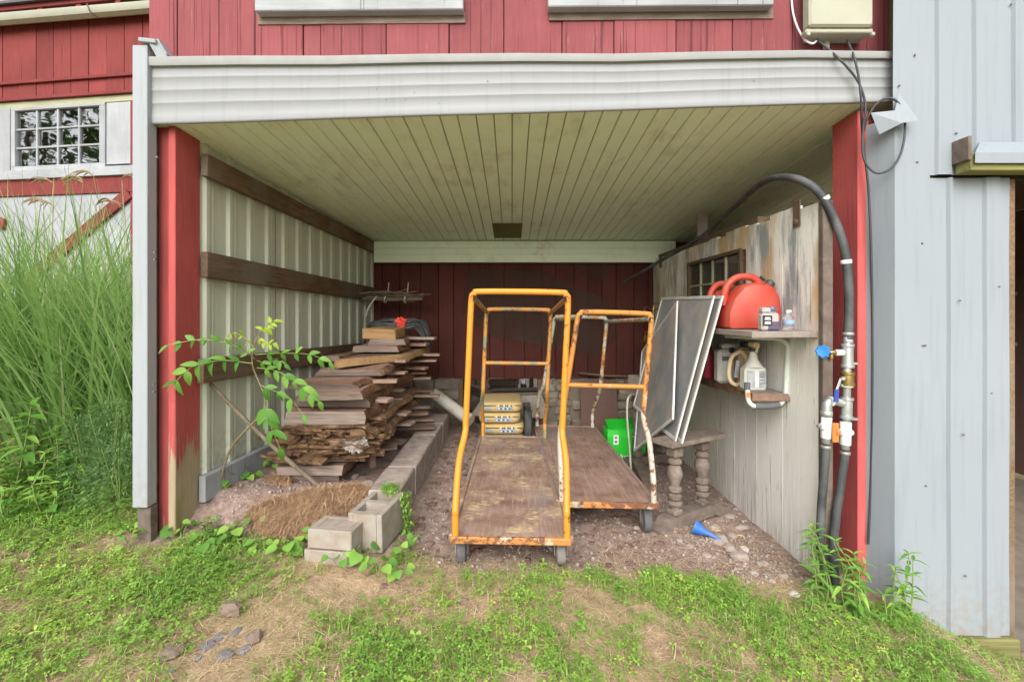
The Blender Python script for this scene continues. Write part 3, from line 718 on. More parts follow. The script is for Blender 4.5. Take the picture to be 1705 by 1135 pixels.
lower = sheet_wall(wx(1545), wx(1682), P(0, 1058, WY).z, P(0, 296, WY).z, WY + .004, [(wx(1580), wx(1584)), (wx(1640), wx(1662))], 'metal_sheet', core)
wb_.part('metal_sheet', MB().sheet((wx(1500), WY + .001, P(0, 1088, WY).z), (wx(1552) - wx(1500), 0, 0), (0, 0, .3), .003), 'white_metal', core)
# corner trim, return face towards the bay
ct = wb_.part('corner_trim', MB().add([(wx(1456) + .035, 2.48, -.35), (wx(1487), WY - .01, -.27), (wx(1546), WY - .008, -.27), (wx(1456) + .035, 2.48, 2.30), (wx(1487), WY - .01, 2.06), (wx(1546), WY - .008, 2.06), (wx(1487), WY - .01, 2.30)],
              [(0, 1, 4, 6, 3), (1, 2, 5, 4)]), 'white_metal', label='pale corner trim folded round the building edge')
wb_.part('torn_flap', MB().add([P(1450, 188, 2.32), P(1490, 184, 2.29), P(1530, 200, 2.27), P(1497, 155, 2.31), P(1464, 224, 2.32), P(1502, 205, 2.27)],
         [(0, 1, 5, 4), (1, 3, 2), (1, 2, 5)]), 'white_metal', ct)
mb = MB()
for px, py in ((1581, 3), (1683, 8), (1523, 92), (1497, 143), (1592, 222), (1527, 270), (1700, 132), (1690, 226), (1535, 405), (1598, 500), (1536, 575), (1540, 575), (1604, 723), (1541, 808), (1607, 958), (1663, 477), (1650, 654)):
    mb.lathe([(.0052, 0), (.0052, .005), (.003, .007)], P(px, py, WY - .008), (0, -1, 0), 6)
wb_.part('screw_head', mb, 'screw', core, kind='stuff')
hd = wb_.part('door_header', MB().span((1617 - CX) / F * (WY - .1), 5, WY - .10, WY - .018, P(0, 292, WY).z - .005, P(0, 275, WY).z + .03, .004), 'mossy_wood')
a = P(1630, 272, WY - .11); b = P(1630, 229, WY - .08)
wb_.part('header_flashing', MB().add([(wx(1622) * .952, WY - .116, a.z), (5, WY - .116, a.z), (5, WY - .118, a.z + .05), (wx(1640) * .952, WY - .118, a.z + .05), (5, WY - .02, b.z), (wx(1625), WY - .02, b.z), (wx(1622) * .952, WY - .118, a.z + .05)],
         [(0, 1, 2, 6), (6, 2, 4, 5)]), 'white_metal', hd)
wb_.part('header_end', MB().span(wx(1613) * .955, wx(1619) * .955, WY - .105, WY - .018, a.z + .02, b.z, .003), 'grey_wood', hd)
wb_.part('sill_block', MB().span(wx(1580), wx(1690), WY - .03, WY + .15, -.50, P(0, 1058, WY).z - .002, .008), 'mossy_wood', label='mossy timber block under the doorway corner')
wb_.part('door_jamb', MB().span(wx(1683), wx(1683) + .035, WY + .01, WY + .16, -.45, 1.985, .003), 'girt')
inn = wb_.part('room', MB().span(2.5, 6, 6.0, 6.05, -.6, 2.6, 0).span(5.98, 6.03, 2.45, 6, -.6, 2.6, 0).span(3.36, 6, 2.45, 6, 2.6, 2.65, 0), 'ply_brown')
wb_.part('shelf', MB().span(3.2, 6, 5.4, 5.98, .9, .95, .004), 'shelf_wood', inn); wb_.part('shelf', MB().span(3.2, 6, 5.4, 5.98, 1.5, 1.55, .004), 'shelf_wood', inn)
wb_.part('roof', MB().span(2.03, 6.1, WY + .11, 9, 4.9, 5.0, 0), 'roof_metal')
wb_.part('side_wall', MB().span(2.03, 2.06, 2.61, 9, 2.52, 4.9, 0), 'white_metal')
wb_.part('inner_wall', MB().span(2.46, 2.49, 2.46, 5.34, -.6, 1.97, 0).span(3.325, 3.35, 2.46, 6.0, 1.97, 2.6, 0), 'ply_brown')

# ------------------------------------------------------------------ red wing of the barn on the left, farther back
wing = Thing('barn_wing', (-4.6, 4.9, .3), 'red and white barn wing with multi-pane windows behind tall grass', 'barn')
TH = math.radians(7.4); W0 = Vector((P(225, 0, 4.8).x, 4.8, 0)); WU = Vector((-math.cos(TH), math.sin(TH), 0)); WN = Vector((-math.sin(TH), -math.cos(TH), 0))
def wp(px, py, off=0.0):                          # pixel to a point 'off' metres in front of the wing wall
    k = (px - CX) / F; O = W0 + WN * off
    s_ = (O.x - k * O.y) / (k * WU.y - WU.x); q = O + WU * s_; q.z = H + (CY - py) / F * q.y; return q
def ws(px): return (wp(px, 0) - W0).dot(WU)
def wq(s_, z, off=0.0): q = W0 + WU * s_ + WN * off; q.z = z; return q
def wbox(s0, s1, z0, z1, o0, o1, bev=.003):
    c = wq((s0 + s1) / 2, (z0 + z1) / 2, (o0 + o1) / 2)
    return MB().box(c, (abs(s1 - s0), abs(o1 - o0), abs(z1 - z0)), Matrix((WU, WN, Vector((0, 0, 1)))).transposed(), bev)
zt = wp(220, 20).z
ww = wing.part('wall', wbox(-1.9, 5, .0, zt, -.14, -.026, 0), 'dark_void')
zb0 = wp(200, 150).z
k = 0; s_ = ws(207) - .217 * 7
while s_ < 4.9:
    w = .217
    wing.part('board', wbox(s_ + .003, s_ + w - .003, zb0 - .02 + .02 * math.sin(k), zt - .01, -.024, random.uniform(-.003, .003)), 'red_wing', ww)
    s_ += w; k += 1
zr_ = wp(120, 132).z
wing.part('ledge', wbox(-1.88, 4.9, zr_ - .02, zr_ + .012, .004, .03), 'red_wing', ww)
wing.part('ledge', wbox(-1.88, 4.9, zb0 - .055, zb0 - .021, -.02, .045), 'red_wing', ww)
# window band
ztop, zsill = wp(120, 180).z, wp(120, 274).z
wing.part('frieze', wbox(-1.88, 4.9, ztop + .03, zb0 - .057, -.024, .012), 'cream_trim', ww)
wing.part('wall_panel', wbox(-1.88, ws(178), zsill - .02, ztop + .028, -.024, .006), 'white_wood_upright', ww)
def sash(s0, s1):
    fr = wing.part('window', wbox(s0, s0 + .07, zsill, ztop, -.024, .022), 'white_wood_upright')
    wing.part('stile', wbox(s1 - .05, s1, zsill, ztop, -.024, .022), 'white_wood_upright', fr)
    wing.part('rail', wbox(s0, s1, ztop - .002, ztop + .028, -.024, .024), 'white_wood', fr); wing.part('rail', wbox(s0, s1, zsill - .05, zsill - .001, -.024, .022), 'white_wood', fr)
    a0, a1 = s0 + .07, s1 - .05; z0, z1 = zsill, ztop - .002; dw = (a1 - a0) / 4; dz = (z1 - z0) / 3
    for i in range(4):
        for j in range(3):
            p = wbox(a0 + i * dw + .012, a0 + (i + 1) * dw - .012, z0 + j * dz + .012, z0 + (j + 1) * dz - .012, -.010, -.006, 0)
            c = p.v[0].copy(); t1, t2 = random.uniform(-.022, .022), random.uniform(-.03, .03)
            for q in p.v: d_ = q - c; q += WN * (d_.dot(WU) * t1 + d_.z * t2)
            wing.part('pane', p, 'window_glass', fr)
    for i in range(1, 4): wing.part('muntin', wbox(a0 + i * dw - .011, a0 + i * dw + .011, z0, z1, -.012, .010, .002), 'white_wood_upright', fr)
    for j in range(1, 3): wing.part('muntin', wbox(a0, a1, z0 + j * dz - .010, z0 + j * dz + .010, -.0115, .0085, .002), 'white_wood', fr)
    return fr
sa, sb = ws(178), ws(22)
sash(sa, sb); sash(sb + .13, sb + .13 + (sb - sa))
wing.part('mullion', wbox(sb + .001, sb + .129, zsill - .05, ztop + .028, -.024, .03), 'white_wood_upright')
wing.part('room_back', wbox(-1.8, 4.5, 2.3, 4.2, -1.6, -1.55, 0), 'dark_void')
zs2 = wp(120, 297).z
wing.part('sill', wbox(-1.88, 4.9, zs2, zsill - .052, -.02, .05), 'white_wood', ww)
zr1 = wp(120, 324).z
wing.part('red_band', wbox(-1.88, 4.9, zr1, zs2 - .002, -.024, .02), 'red_wing', ww)
wing.part('lower_wall', wbox(-1.88, 4.9, .1, zr1 - .002, -.024, .0), 'white_stucco', ww)
for a, b in (((215, 322), (40, 470)), ((8, 374), (-120, 330))):
    p0, p1 = wp(*a, .02), wp(*b, .02); wing.part('brace', MB().beam(p0, p1, .03, .12, up=(0, 0, 1)), 'red_wing', ww)
wing.part('corner_board', wbox(ws(226), ws(219), .1, ztop + .03, -.02, .016), 'red_wing', ww)
# gutter and roof edge
g0, g1 = wp(300, 22, .14), wp(-140, 57, .14)
ga, gb = wp(285, 12, .14), wp(-140, 40, .14)
mb = MB(); prof = [(.0, .05), (-.005, 0), (.02, -.055), (.065, -.078), (.11, -.055), (.13, 0), (.127, .012)]; v = []
p0 = wq(-2.9, wp(-60, 46).z - .1, 0); 
def gz(s_): return clerp(wp(250, 26).z, wp(0, 46).z, (s_ - ws(250)) / (ws(0) - ws(250)))
v = [wq(s1, gz(s1) + dz + .03, .03 + o) for s1 in (-1.88, -.5, 1, 3, 4.9) for o, dz in prof]; n = len(prof)
gut = wing.part('gutter', mb.add(v, [(i * n + j, i * n + j + 1, (i + 1) * n + j + 1, (i + 1) * n + j) for i in range(4) for j in range(n - 1)]), 'galv_pale', smooth=40)
for px in (12, 172): 
    s1 = ws(px); wing.part('gutter_strap', MB().tube([wq(s1, gz(s1) + .055, .165), wq(s1 - .02, gz(s1) - .02, .155), wq(s1 - .05, gz(s1) - .05, .10)], .006, 6), 'rusty_iron', gut)
rf = wing.part('roof', wbox(-1.92, 4.95, gz(0) + .17, gz(0) + .20, -3, .14, .002), 'roof_metal')
wing.part('fascia_board', wbox(-1.92, 4.95, gz(0) + .125, gz(0) + .168, .06, .10, .002), 'red_wing', rf)
for s1 in np.arange(-1.8, 4.8, .47):
    wing.part('rafter_tail', wbox(s1, s1 + .06, gz(0) + .03, gz(0) + .124, -.1, .09, .002), 'red_wing', rf)
wb_.part('floor', MB().add([(2.50, 2.38, -.455), (6, 2.38, -.66), (6, 5.99, -.66), (2.50, 5.99, -.44)], [(0, 1, 2, 3)]), 'mortar')

# ------------------------------------------------------------------ platform carts
def cart(org, yaw, W, L, zf, hf, hr, mats, label, deckmat, cross_front, cross_rear, grp, tilt=0.0, lean=0.0, taper=0.0):
    """local x across, y back from the front edge, z up from the ground; U frames bend inwards over the deck"""
    T = Thing('platform_cart', org, label, 'cart', grp); R = Euler((0, 0, yaw)).to_matrix(); O = Vector(org)
    def w(x, y, z): return O + R @ Vector((x, y, z + x * tilt))
    h = W / 2; zd = zf
    def wmb(fn):
        return fn
    dk = MB(); dk.box((0, L / 2, zd - .012), (W - .03, L - .03, .024), None, .003); dk.v = [w(*q) for q in dk.v]
    dck = T.part('deck', dk, deckmat)
    for a, b in (((-h, 0), (h, 0)), ((h, .016), (h, L - .016)), ((h, L), (-h, L)), ((-h, L - .016), (-h, .016))):
        q = MB().beam((a[0], a[1], zd - .012), (b[0], b[1], zd - .012), .026, .036, bev=.006); q.v = [w(*k_) for k_ in q.v]; T.part('rim', q, mats[2] if b[1] == 0 else deckmat, dck)
    r = .0175
    def frame(y0, sgn, top, wt, mat, cross):
        def pt(x, dy, z): return w(x * (1 - taper * max(0, z - zd - .4)) + lean * max(0, z - zd - .2), y0 + sgn * dy, z)
        hb = h - .022; pl = [pt(-hb, .012, zd - .02), pt(-hb, .012, zd + .10), pt(-hb, .02, zd + .15), pt(-(hb + wt) / 2 - .01, .16, zd + .33), pt(-wt, .27, zd + .45), pt(-wt, .285, zd + .53)]
        pth = pl + [pt(-wt, .288, zd + (top - .53) * .5 + .5), pt(-wt, .29, zd + top - .06), pt(-wt + .015, .29, zd + top - .015), pt(-wt + .06, .29, zd + top)]
        rr = [pt(wt - .06, .29, zd + top), pt(wt - .015, .29, zd + top - .015), pt(wt, .29, zd + top - .06), pt(wt, .288, zd + (top - .53) * .5 + .5)]
        pr = [pt(wt, .285, zd + .53), pt(wt, .27, zd + .45), pt((hb + wt) / 2 + .01, .16, zd + .33), pt(hb, .02, zd + .15), pt(hb, .012, zd + .10), pt(hb, .012, zd - .02)]
        fr = T.part('handle_frame', MB().tube(pth + rr + pr, r, 10, smooth=5), mat, smooth=60)
        if cross: T.part('crossbar', MB().tube([pt(-wt + .008, .287, zd + cross), pt(wt - .008, .287, zd + cross)], r * .92, 10), mat, fr, smooth=60)
        return pt, wt
    fp, fw = frame(0, 1, hf, h - .030, mats[0], cross_front)
    rp, rw_ = frame(L, -1, hr, h - .030, mats[1], cross_rear)
    for sx in (-1, 1):
        a = fp(sx * (fw - .012), .262, zd + hf - .035); b = rp(sx * (rw_ - .012), .29, zd + hr - .034)
        T.part('top_rail', MB().tube([a, b], r * .9, 10, caps=False).tube([a + (b - a) * .01, b], r * .68, 10, m=1), [mats[1], 'dark_void'], smooth=60)
    for sx in (-1, 1):
        for yy in (.10, L - .14):
            c = w(sx * (h - .045), yy, 0); wr = (zd - .044) * .46; c.z += wr; ax = R @ Vector((1, 0, 0))
            wl = T.part('caster', MB().lathe([(wr * .80, -.024), (wr * .97, -.021), (wr, -.012), (wr, .012), (wr * .97, .021), (wr * .80, .024)], c, ax, 18), 'tyre', smooth=35)
            T.part('hub', MB().lathe([(wr * .45, -.026), (wr * .5, -.0245), (wr * .5, .0245), (wr * .45, .026)], c, ax, 10), 'caster_steel', wl)
            fk = MB(); up = Vector((0, 0, 1)); tp = c + up * (zd - .036 - c.z + O.z)
            for q in (-1, 1): fk.beam(c + ax * q * .032 - up * .012, c + ax * q * .032 + up * (wr + .012), .006, .03, up=R @ Vector((0, 1, 0)), bev=.001)
            fk.box(c + up * (wr + .015), (.075, .06, .008), Euler((0, 0, yaw)), .001)
            fk.lathe([(.022, 0), (.022, .03)], c + up * (wr + .017), (0, 0, 1), 8)
            T.part('fork', fk, 'caster_steel', wl)
    return T
g = PZ(850, 948, 0.0)
cart((-.005, 2.285, ZG(0, 2.3) - .01), -.012, .605, 1.87, .175, 1.245, 1.155, ('cart_orange', 'cart_rear_worn', 'cart_rim'),
     'orange tubular platform cart with a straw-strewn rusty deck, bright orange front frame', 'deck_straw', None, .70, None, tilt=-.012, lean=.045)
cart((.575, 2.73, ZG(.57, 2.8) - .012), .025, .60, 1.85, .21, 1.14, 1.10, ('cart_orange_worn', 'cart_rear_pale', 'cart_rim'),
     'rusty platform cart with flaking orange and white frame and a crossbar, beside the wire screens', 'deck_rusty', .655, None, None, tilt=-.03, lean=.125, taper=.13)

# ------------------------------------------------------------------ lumber pile
def slab(y0, y1, x0, x1, z, t, seed, taper=0.0, wob=.03, wane=.02, yaw=0.0, nose=False):
    """sawn slab with natural edges: slots 0 face, 1 bark edge, 2 sawn end"""
    rnd = random.Random(seed); n = 14; mb = MB(); v = []; a, b = rnd.uniform(0, 9), rnd.uniform(0, 9)
    cx, cy = (x0 + x1) / 2, (y0 + y1) / 2
    for i in range(n + 1):
        s = i / n; y = y0 + (y1 - y0) * s
        l = x0 + wob * (math.sin(s * 5 + a) * .6 + math.sin(s * 17 + b) * .35) + rnd.uniform(-.006, .006); r = x1 + wob * (math.sin(s * 4.3 + b) * .6 + math.sin(s * 15 + a) * .35) + rnd.uniform(-.006, .006)
        if nose:
            q = min(1, s / .55); q = q ** .7; m = (l + r) / 2 - .1 * (1 - q); l = m + (l - m) * max(.10, q); r = m + (r - m) * max(.10, q)
        dz = .006 * math.sin(s * 6 + a) + taper * s
        for xx, zz in ((l, 0), (l + wane * .3, t * .45), (l + wane, t), (r - wane, t), (r - wane * .2, t * .5), (r, 0)):
            v.append(Vector((xx + rnd.uniform(-.004, .004), y + rnd.uniform(-.004, .004) + (rnd.uniform(-.022, .022) if i == 0 else 0), z + zz + dz + (rnd.uniform(-.004, .004) if zz not in (0, t) else 0))))
    R = Euler((0, 0, yaw)).to_matrix(); c = Vector((cx, cy, 0)); v = [R @ (q - c) + c for q in v]
    for i in range(n):
        for j in range(6):
            mb.add([], []); o = i * 6
            mb.f.append((o + j, o + (j + 1) % 6, o + 6 + (j + 1) % 6, o + 6 + j)); mb.m.append(0 if j in (2, 5) else 1)
    mb.v = v; mb.f += [(5, 4, 3, 2, 1, 0), tuple(n * 6 + j for j in range(6))]; mb.m += [2, 2]
    return mb
LUM = 'rough slabs stacked along the metal wall'
SM = ['slab', 'bark', 'slab_end']
Y0 = 2.93
rows = [  # y0, y1, x0, x1, z, t, seed, wane, label
    (Y0 + .04, 4.55, -1.50, -1.13, .200, .050, 1, .006, 'squared grey slab at the very bottom of the lumber pile'),
    (Y0 - .02, 4.50, -1.52, -1.10, .258, .055, 2, .006, 'squared grey slab, second from the bottom of the lumber pile'),
    (Y0 + .05, 4.50, -1.44, -.985, .324, .055, 3, .03, 'squared slab under the shaggy bark slabs of the pile'),
    (Y0 - .02, 4.45, -1.54, -.93, .388, .040, 4, .02, 'bark-covered slab low in the pile with fibrous bark hanging off'),
    (Y0 + .04, 4.50, -1.50, -.90, .436, .042, 5, .03, 'shaggy bark slab with golden rotten edge in the pile middle'),
    (Y0 - .01, 4.48, -1.52, -.95, .486, .042, 6, .03, 'shaggy bark slab with a split end below the rough brown slab'),
    (Y0 + .06, 4.48, -1.46, -.91, .536, .044, 12, .03, 'rough brown slab lying just beneath the thick grey-ended slabs'),
    (Y0 - .03, 4.50, -1.48, -.97, .590, .078, 7, .008, 'thick slab with pale grey end, the lower of the two in the pile'),
    (Y0 + .06, 4.50, -1.45, -.94, .672, .066, 8, .02, 'thick slab with pale grey end, the upper of the two in the pile'),
    (Y0 - .05, 4.50, -1.40, -1.00, .742, .055, 13, .012, 'weathered slab with a split grey end above the thick pair'),
    (Y0 + .05, 4.55, -1.44, -.97, .800, .042, 9, .045, 'broad flat slab with ragged bark rim on the pile top'),
    (Y0 + .34, 4.50, -1.40, -.92, .850, .046, 10, .04, 'bark slab right under the pointed slab')]
GAP = []
for i, (a, b, x0, x1, z, t, sd_, wn_, lab) in enumerate(rows):
    mats = SM if i not in (3, 4, 5, 6) else ['slab', 'bark_gold', 'bark_gold']
    solo('lumber_slab', slab(a, b, x0, x1, z, t, sd_, wob=.012 if i < 3 else .042, wane=wn_, yaw=(0, .02, -.03, .03, -.02, .04, -.035, .02, -.03, .05, -.02, .03)[i]), mats, lab, 'slab', LUM, smooth=30); GAP.append(z + t)
solo('lumber_slab', slab(3.22, 4.6, -1.30, -.88, .905, .055, 21, wob=.03, wane=.02, yaw=-.12, nose=True), ['slab', 'sawn', 'sawn'], 'pointed slab with a rounded nose lying high on the pile', 'slab', LUM, smooth=30)
solo('lumber_slab', slab(3.55, 4.7, -1.46, -1.30, .915, .04, 22, wob=.02, yaw=-.1), SM, 'narrow split slab beside the pointed slab', 'slab', LUM, smooth=30)
solo('lumber_slab', slab(3.75, 4.7, -1.32, -.92, .968, .05, 23, wob=.03, yaw=-.05), SM, 'slab lying directly beneath the short sawn offcut', 'slab', LUM, smooth=30)
solo('lumber_slab', slab(3.90, 4.65, -1.26, -.94, 1.022, .05, 25, wob=.03, yaw=.05), SM, 'short bark-edged slab under the black hose coil', 'slab', LUM, smooth=30)
solo('timber_offcut', MB().box((-1.135, 4.06, 1.118), (.29, .30, .085), Euler((.03, .02, -.06)), .006).jitter(.004), 'sawn', 'short thick sawn offcut lying on top of the pile', 'offcut')
# stickers between the slabs, poking out towards the carts
rnd = random.Random(8)
for k, (yy, xe) in enumerate(((3.30, -.885), (3.76, -.83), (4.30, -.74))):
    for i in range(len(GAP) + (3 if k == 2 else 0)):
        if k == 0 and i in (0, 2, 4, 8, 10, 11) or k == 1 and i in (1, 3, 5, 8, 10) or k == 2 and i in (3, 6, 12): continue
        z = GAP[i] + .0065 if i < len(GAP) else .90 + .055 * (i - len(GAP))
        if k == 2: z = .30 + i * .054 + rnd.uniform(-.01, .01); e0 = .07
        L = rnd.uniform(.42, .62); e = xe + rnd.uniform(-.07, .06)
        solo('sticker_board', MB().box((e - L / 2, yy + rnd.uniform(-.03, .03), z), (L, rnd.uniform(.06, .13), rnd.uniform(.014, .026)), Euler((0, rnd.uniform(-.03, .03), rnd.uniform(-.22, .22))), .003),
             'sticker', 'thin spacer board poking out between the slabs of the pile', 'board', 'spacer boards between the slabs')
solo('spacer_stack_board', MB().box((-.86, 4.0, .30), (.36, .16, .022), Euler((0, .02, .2)), .003), 'sticker', 'short reddish plank lying loose beneath the pile side', 'board')
solo('support_stake', MB().beam((-.955, 3.13, .24), (-.975, 3.15, .53), .035, .04), 'ply_brown', 'short reddish brown stake propping the pile over the block kerb', 'stake')
# shaggy bark hanging off the pile front
bk = MB(); rnd = random.Random(4)
for i in range(170):
    x = rnd.uniform(-1.5, -.88); z = rnd.choice((.38, .42, .45, .48, .51, .54, .57)) + rnd.uniform(-.015, .015); y = Y0 - .02 + rnd.uniform(-.05, .06)
    if x > -.95: y += rnd.uniform(0, .5)
    bk.box((x, y, z), (rnd.uniform(.02, .20) ** 1.0, rnd.uniform(.015, .06), rnd.uniform(.003, .022)), Euler((rnd.uniform(-.7, .7), rnd.gauss(0, .13), rnd.uniform(-.5, .5))), .003)
bk.jitter(.006)
solo('loose_bark', bk, 'bark_gold', 'loose golden brown bark flakes bristling from the pile front', 'bark', kind='stuff')
bk = MB()
for i in range(60):
    t = rnd.uniform(0, 6.3); r = .06 * math.sqrt(rnd.random()); c = Vector((-.99 + math.cos(t) * r * 1.3, Y0 - .06, .475 + math.sin(t) * r * .8))
    bk.box(c, (rnd.uniform(.012, .05), .02, rnd.uniform(.006, .02)), Euler((rnd.uniform(-1, 1), rnd.uniform(-1, 1), rnd.uniform(-1, 1))), .003)
solo('lichen_clump', bk.jitter(.006), 'lichen', 'pale crusty lichen clump on the pile front corner', 'lichen', kind='stuff')

# ------------------------------------------------------------------ concrete block kerb
def block(c, yaw, tilt=(0, 0), size=(.19, .39, .19), fill=.985):
    W, L, Hh = size; t = .032; mb = MB()
    mb.box((-W / 2 + t / 2, 0, Hh / 2), (t, L, Hh), None, .004).box((W / 2 - t / 2, 0, Hh / 2), (t, L, Hh), None, .004)
    for y in (-L / 2 + t / 2, 0, L / 2 - t / 2): mb.box((0, y, Hh / 2), (W - 2 * t, t, Hh), None, 0)
    mb.box((0, 0, Hh * .5), (W - 2 * t - .004, L - 2 * t - .004, Hh * fill), None, 0, 1)
    R = (Euler((0, 0, yaw)).to_matrix() @ Euler((tilt[0], tilt[1], 0)).to_matrix()); mb.v = [R @ q + Vector(c) for q in mb.v]; return mb
KB = 'hollow blocks of the low kerb'
for i in range(5):
    y = 2.86 + i * .402
    solo('concrete_block', MB().box((-.745 + .003 * math.sin(i * 2), y, .17 + .003 * math.sin(i * 3)), (.19, .400, .19), Euler((0, 0, .008 * math.sin(i * 1.7))), .007).jitter(.003), 'kerb_dust', 'dusty hollow concrete block in the straight kerb row beside the carts', 'block', KB)
for i in range(5):
    solo('concrete_block', block((-.745, 2.90 + i * .402, -.118), 0), ['concrete', 'soil_fill'], 'concrete block of the buried lower course under the kerb row', 'block', KB)
solo('concrete_block', block((-.74, 2.53, .055), -.18, (.03, .0), (.19, .30, .20), .6), ['concrete', 'soil_fill'], 'hollow concrete block at the kerb end draped with green cuttings', 'block', KB)
solo('concrete_block', block((-.90, 2.36, .115), 1.42, (0, .03), (.17, .235, .095)), ['concrete', 'soil_fill'], 'small concrete block lying crosswise on another at the kerb end', 'block', KB)
solo('concrete_block', block((-.91, 2.365, .005), 1.45, (0, 0), (.18, .25, .105)), ['concrete', 'soil_fill'], 'half sunken concrete block under the small crosswise block', 'block', KB)
solo('concrete_block', block((-.80, 2.10, -.105), 1.15, (0, 0), (.15, .24, .11)), ['concrete', 'soil_fill'], 'concrete block sunk almost flush in the grass before the kerb', 'block', KB)

# ------------------------------------------------------------------ coir mats (fibres)
def fibres(name, cx, cy, rx, ry, hgt, n, yaw, label, zoff=0.0):
    t = RS.uniform(0, 2 * math.pi, n); r = np.sqrt(RS.uniform(0, 1, n)) * np.where(RS.uniform(0, 1, n) < .06, 1.25, 1.0); ex = r * np.cos(t) * rx * (1 + .18 * np.sin(3 * t)); ey = r * np.sin(t) * ry * (1 + .15 * np.sin(2 * t + 1))
    x = cx + ex * math.cos(yaw) - ey * math.sin(yaw); y = cy + ex * math.sin(yaw) + ey * math.cos(yaw)
    top = hgt * np.clip(1 - r ** 2.2, 0, 1) * (.75 + .35 * np.sin(x * 19) * np.sin(y * 23 + 1)); z = zb(x, y) + zoff + top * RS.uniform(.55, 1.05, n) + .006
    tv = np.array([(-1, -.02, -.15), (-1, .02, -.15), (-.3, -.03, .1), (-.3, .03, .1), (.35, -.03, .08), (.35, .03, .08), (1, -.01, -.2), (1, .01, -.2)]); tv[:, 1] += .25 * np.array([0, 0, .5, .5, .4, .4, -.3, -.3])
    tf = np.array([(0, 2, 3, 1), (2, 4, 5, 3), (4, 6, 7, 5)])
    V, Fc = scatter(tv, tf, np.stack([x, y, z], 1), rotmats(RS.normal(yaw, 1.6, n), RS.normal(0, .38, n)), RS.uniform(.02, .065, n))
    me = np_mesh(name, V, Fc, np.repeat(RS.uniform(0, 1, n), 8)); o = link(name, me, 'coir'); return me, o
def coir_mat(cx, cy, rx, ry, h, n, yaw, label, zoff=0.0):
    T = Thing('coir_mat', (cx, cy, ZG(cx, cy)), label, 'coir mat')
    mb = MB(); K = 24; rings = [(0, 1), (.35, .92), (.65, .65), (.88, .28), (1, 0)]; 
    def q(r, j, hh):
        t = 2 * math.pi * j / K; ex = r * math.cos(t) * rx * (1 + .18 * math.sin(3 * t)); ey = r * math.sin(t) * ry * (1 + .15 * math.sin(2 * t + 1))
        x = cx + ex * math.cos(yaw) - ey * math.sin(yaw); y = cy + ex * math.sin(yaw) + ey * math.cos(yaw)
        return Vector((x, y, ZG(x, y) + zoff * (1 if r < .95 else .4) + h * hh * .8 * (.8 + .3 * math.sin(x * 19) * math.sin(y * 23 + 1)) + .004))
    v = [q(r, j, hh) for r, hh in rings[1:] for j in range(K)] + [q(0, 0, 1)]
    f = [(i * K + j, i * K + (j + 1) % K, (i + 1) * K + (j + 1) % K, (i + 1) * K + j) for i in range(3) for j in range(K)] + [(4 * K, (j + 1) % K, j) for j in range(K)]
    T.part('pad', mb.add(v, f), 'sawn', smooth=80)
    me, o = fibres('fibre', cx, cy, rx, ry, h, n, yaw, label, zoff); o.parent = T.o; o.location = -T.loc; o['kind'] = 'stuff'
coir_mat(-1.13, 2.62, .33, .15, .065, 8000, .24, 'shaggy orange-brown coir mat heaped by the kerb blocks', .03)
coir_mat(-1.50, 2.93, .09, .035, .03, 500, -.5, 'small scrap of orange coir under the sapling', .01)

# ------------------------------------------------------------------ sticks and pole
solo('wooden_pole', MB().tube([P(336, 624, 2.70), P(400, 690, 2.74), P(470, 757, 2.80), PZ(536, 813, .19)], [.010, .012, .013, .014], 10, 4), 'bare_pole', 'bare wooden pole leaning against the metal wall, crossing the sapling', 'pole', smooth=60)
solo('dead_vine', MB().tube([P(334, 640, 2.72), P(336, 690, 2.72), P(339, 730, 2.70), P(336, 760, 2.70), P(330, 778, 2.69)], [.004, .005, .005, .006, .011], 6, 4), 'dead_stick', 'dry dangling root hanging on the ribbed metal wall', 'root', smooth=60)

# ------------------------------------------------------------------ rear left corner: rods, hose coil, pipe
rnd = random.Random(5)
for i in range(9):
    z = 1.43 + (i % 3) * .022 + rnd.uniform(-.004, .004); y = 4.84 + (i // 3) * .026; dx = rnd.uniform(-.06, .08)
    solo('metal_rod', MB().tube([(-1.62 + dx, y + .02, z + .01), (-1.3 + dx, y + .01, z + rnd.uniform(-.004, .004)), (-1.02 + dx, y, z + rnd.uniform(-.03, .01))], .011, 8, 3), 'bare_pole', 'thin grey tube in the bundle hung under the wall girt', 'tube', 'bundle of thin tubes', smooth=60)
for xx in (-1.33, -1.12):
    solo('wire_hook', MB().tube([(xx, 4.93, 1.62), (xx, 4.90, 1.54), (xx - .01, 4.87, 1.42), (xx - .02, 4.83, 1.405), (xx - .01, 4.79, 1.43), (xx, 4.79, 1.47)], .006, 6, 4), 'pvc_old', 'bent wire hook cradling the bundle of thin tubes', 'hook', 'wire hooks', smooth=60)
solo('bent_cable', MB().tube([(-1.44, 4.86, 1.47), (-1.47, 4.80, 1.41), (-1.50, 4.76, 1.34), (-1.52, 4.75, 1.26)], .010, 6, 4), 'pvc_old', 'pale bent cable end hanging from the tube bundle', 'cable', smooth=60)
T = Thing('hose_coil', (-1.10, 4.38, 1.075), 'black hose coil tied with red tape lying on the lumber pile', 'hose')
for i in range(8):
    pts = []
    for k in range(18):
        t = 2 * math.pi * k / 17; rr = 1 + .05 * rnd.uniform(-1, 1)
        x = -1.11 + math.cos(t) * .32 * rr + rnd.uniform(-.006, .006); 
        sag = -.28 * max(0, abs(math.cos(t)) - .75) / .25 * (1 if math.cos(t) < 0 else .7)
        pts.append((x, 4.40 + math.sin(t) * .20 * rr, 1.165 + .012 * i % .05 + .02 * math.sin(t * 2 + i) + sag))
    T.part('loop', MB().tube(pts, .010, 6, 3), 'black_hose', smooth=60)
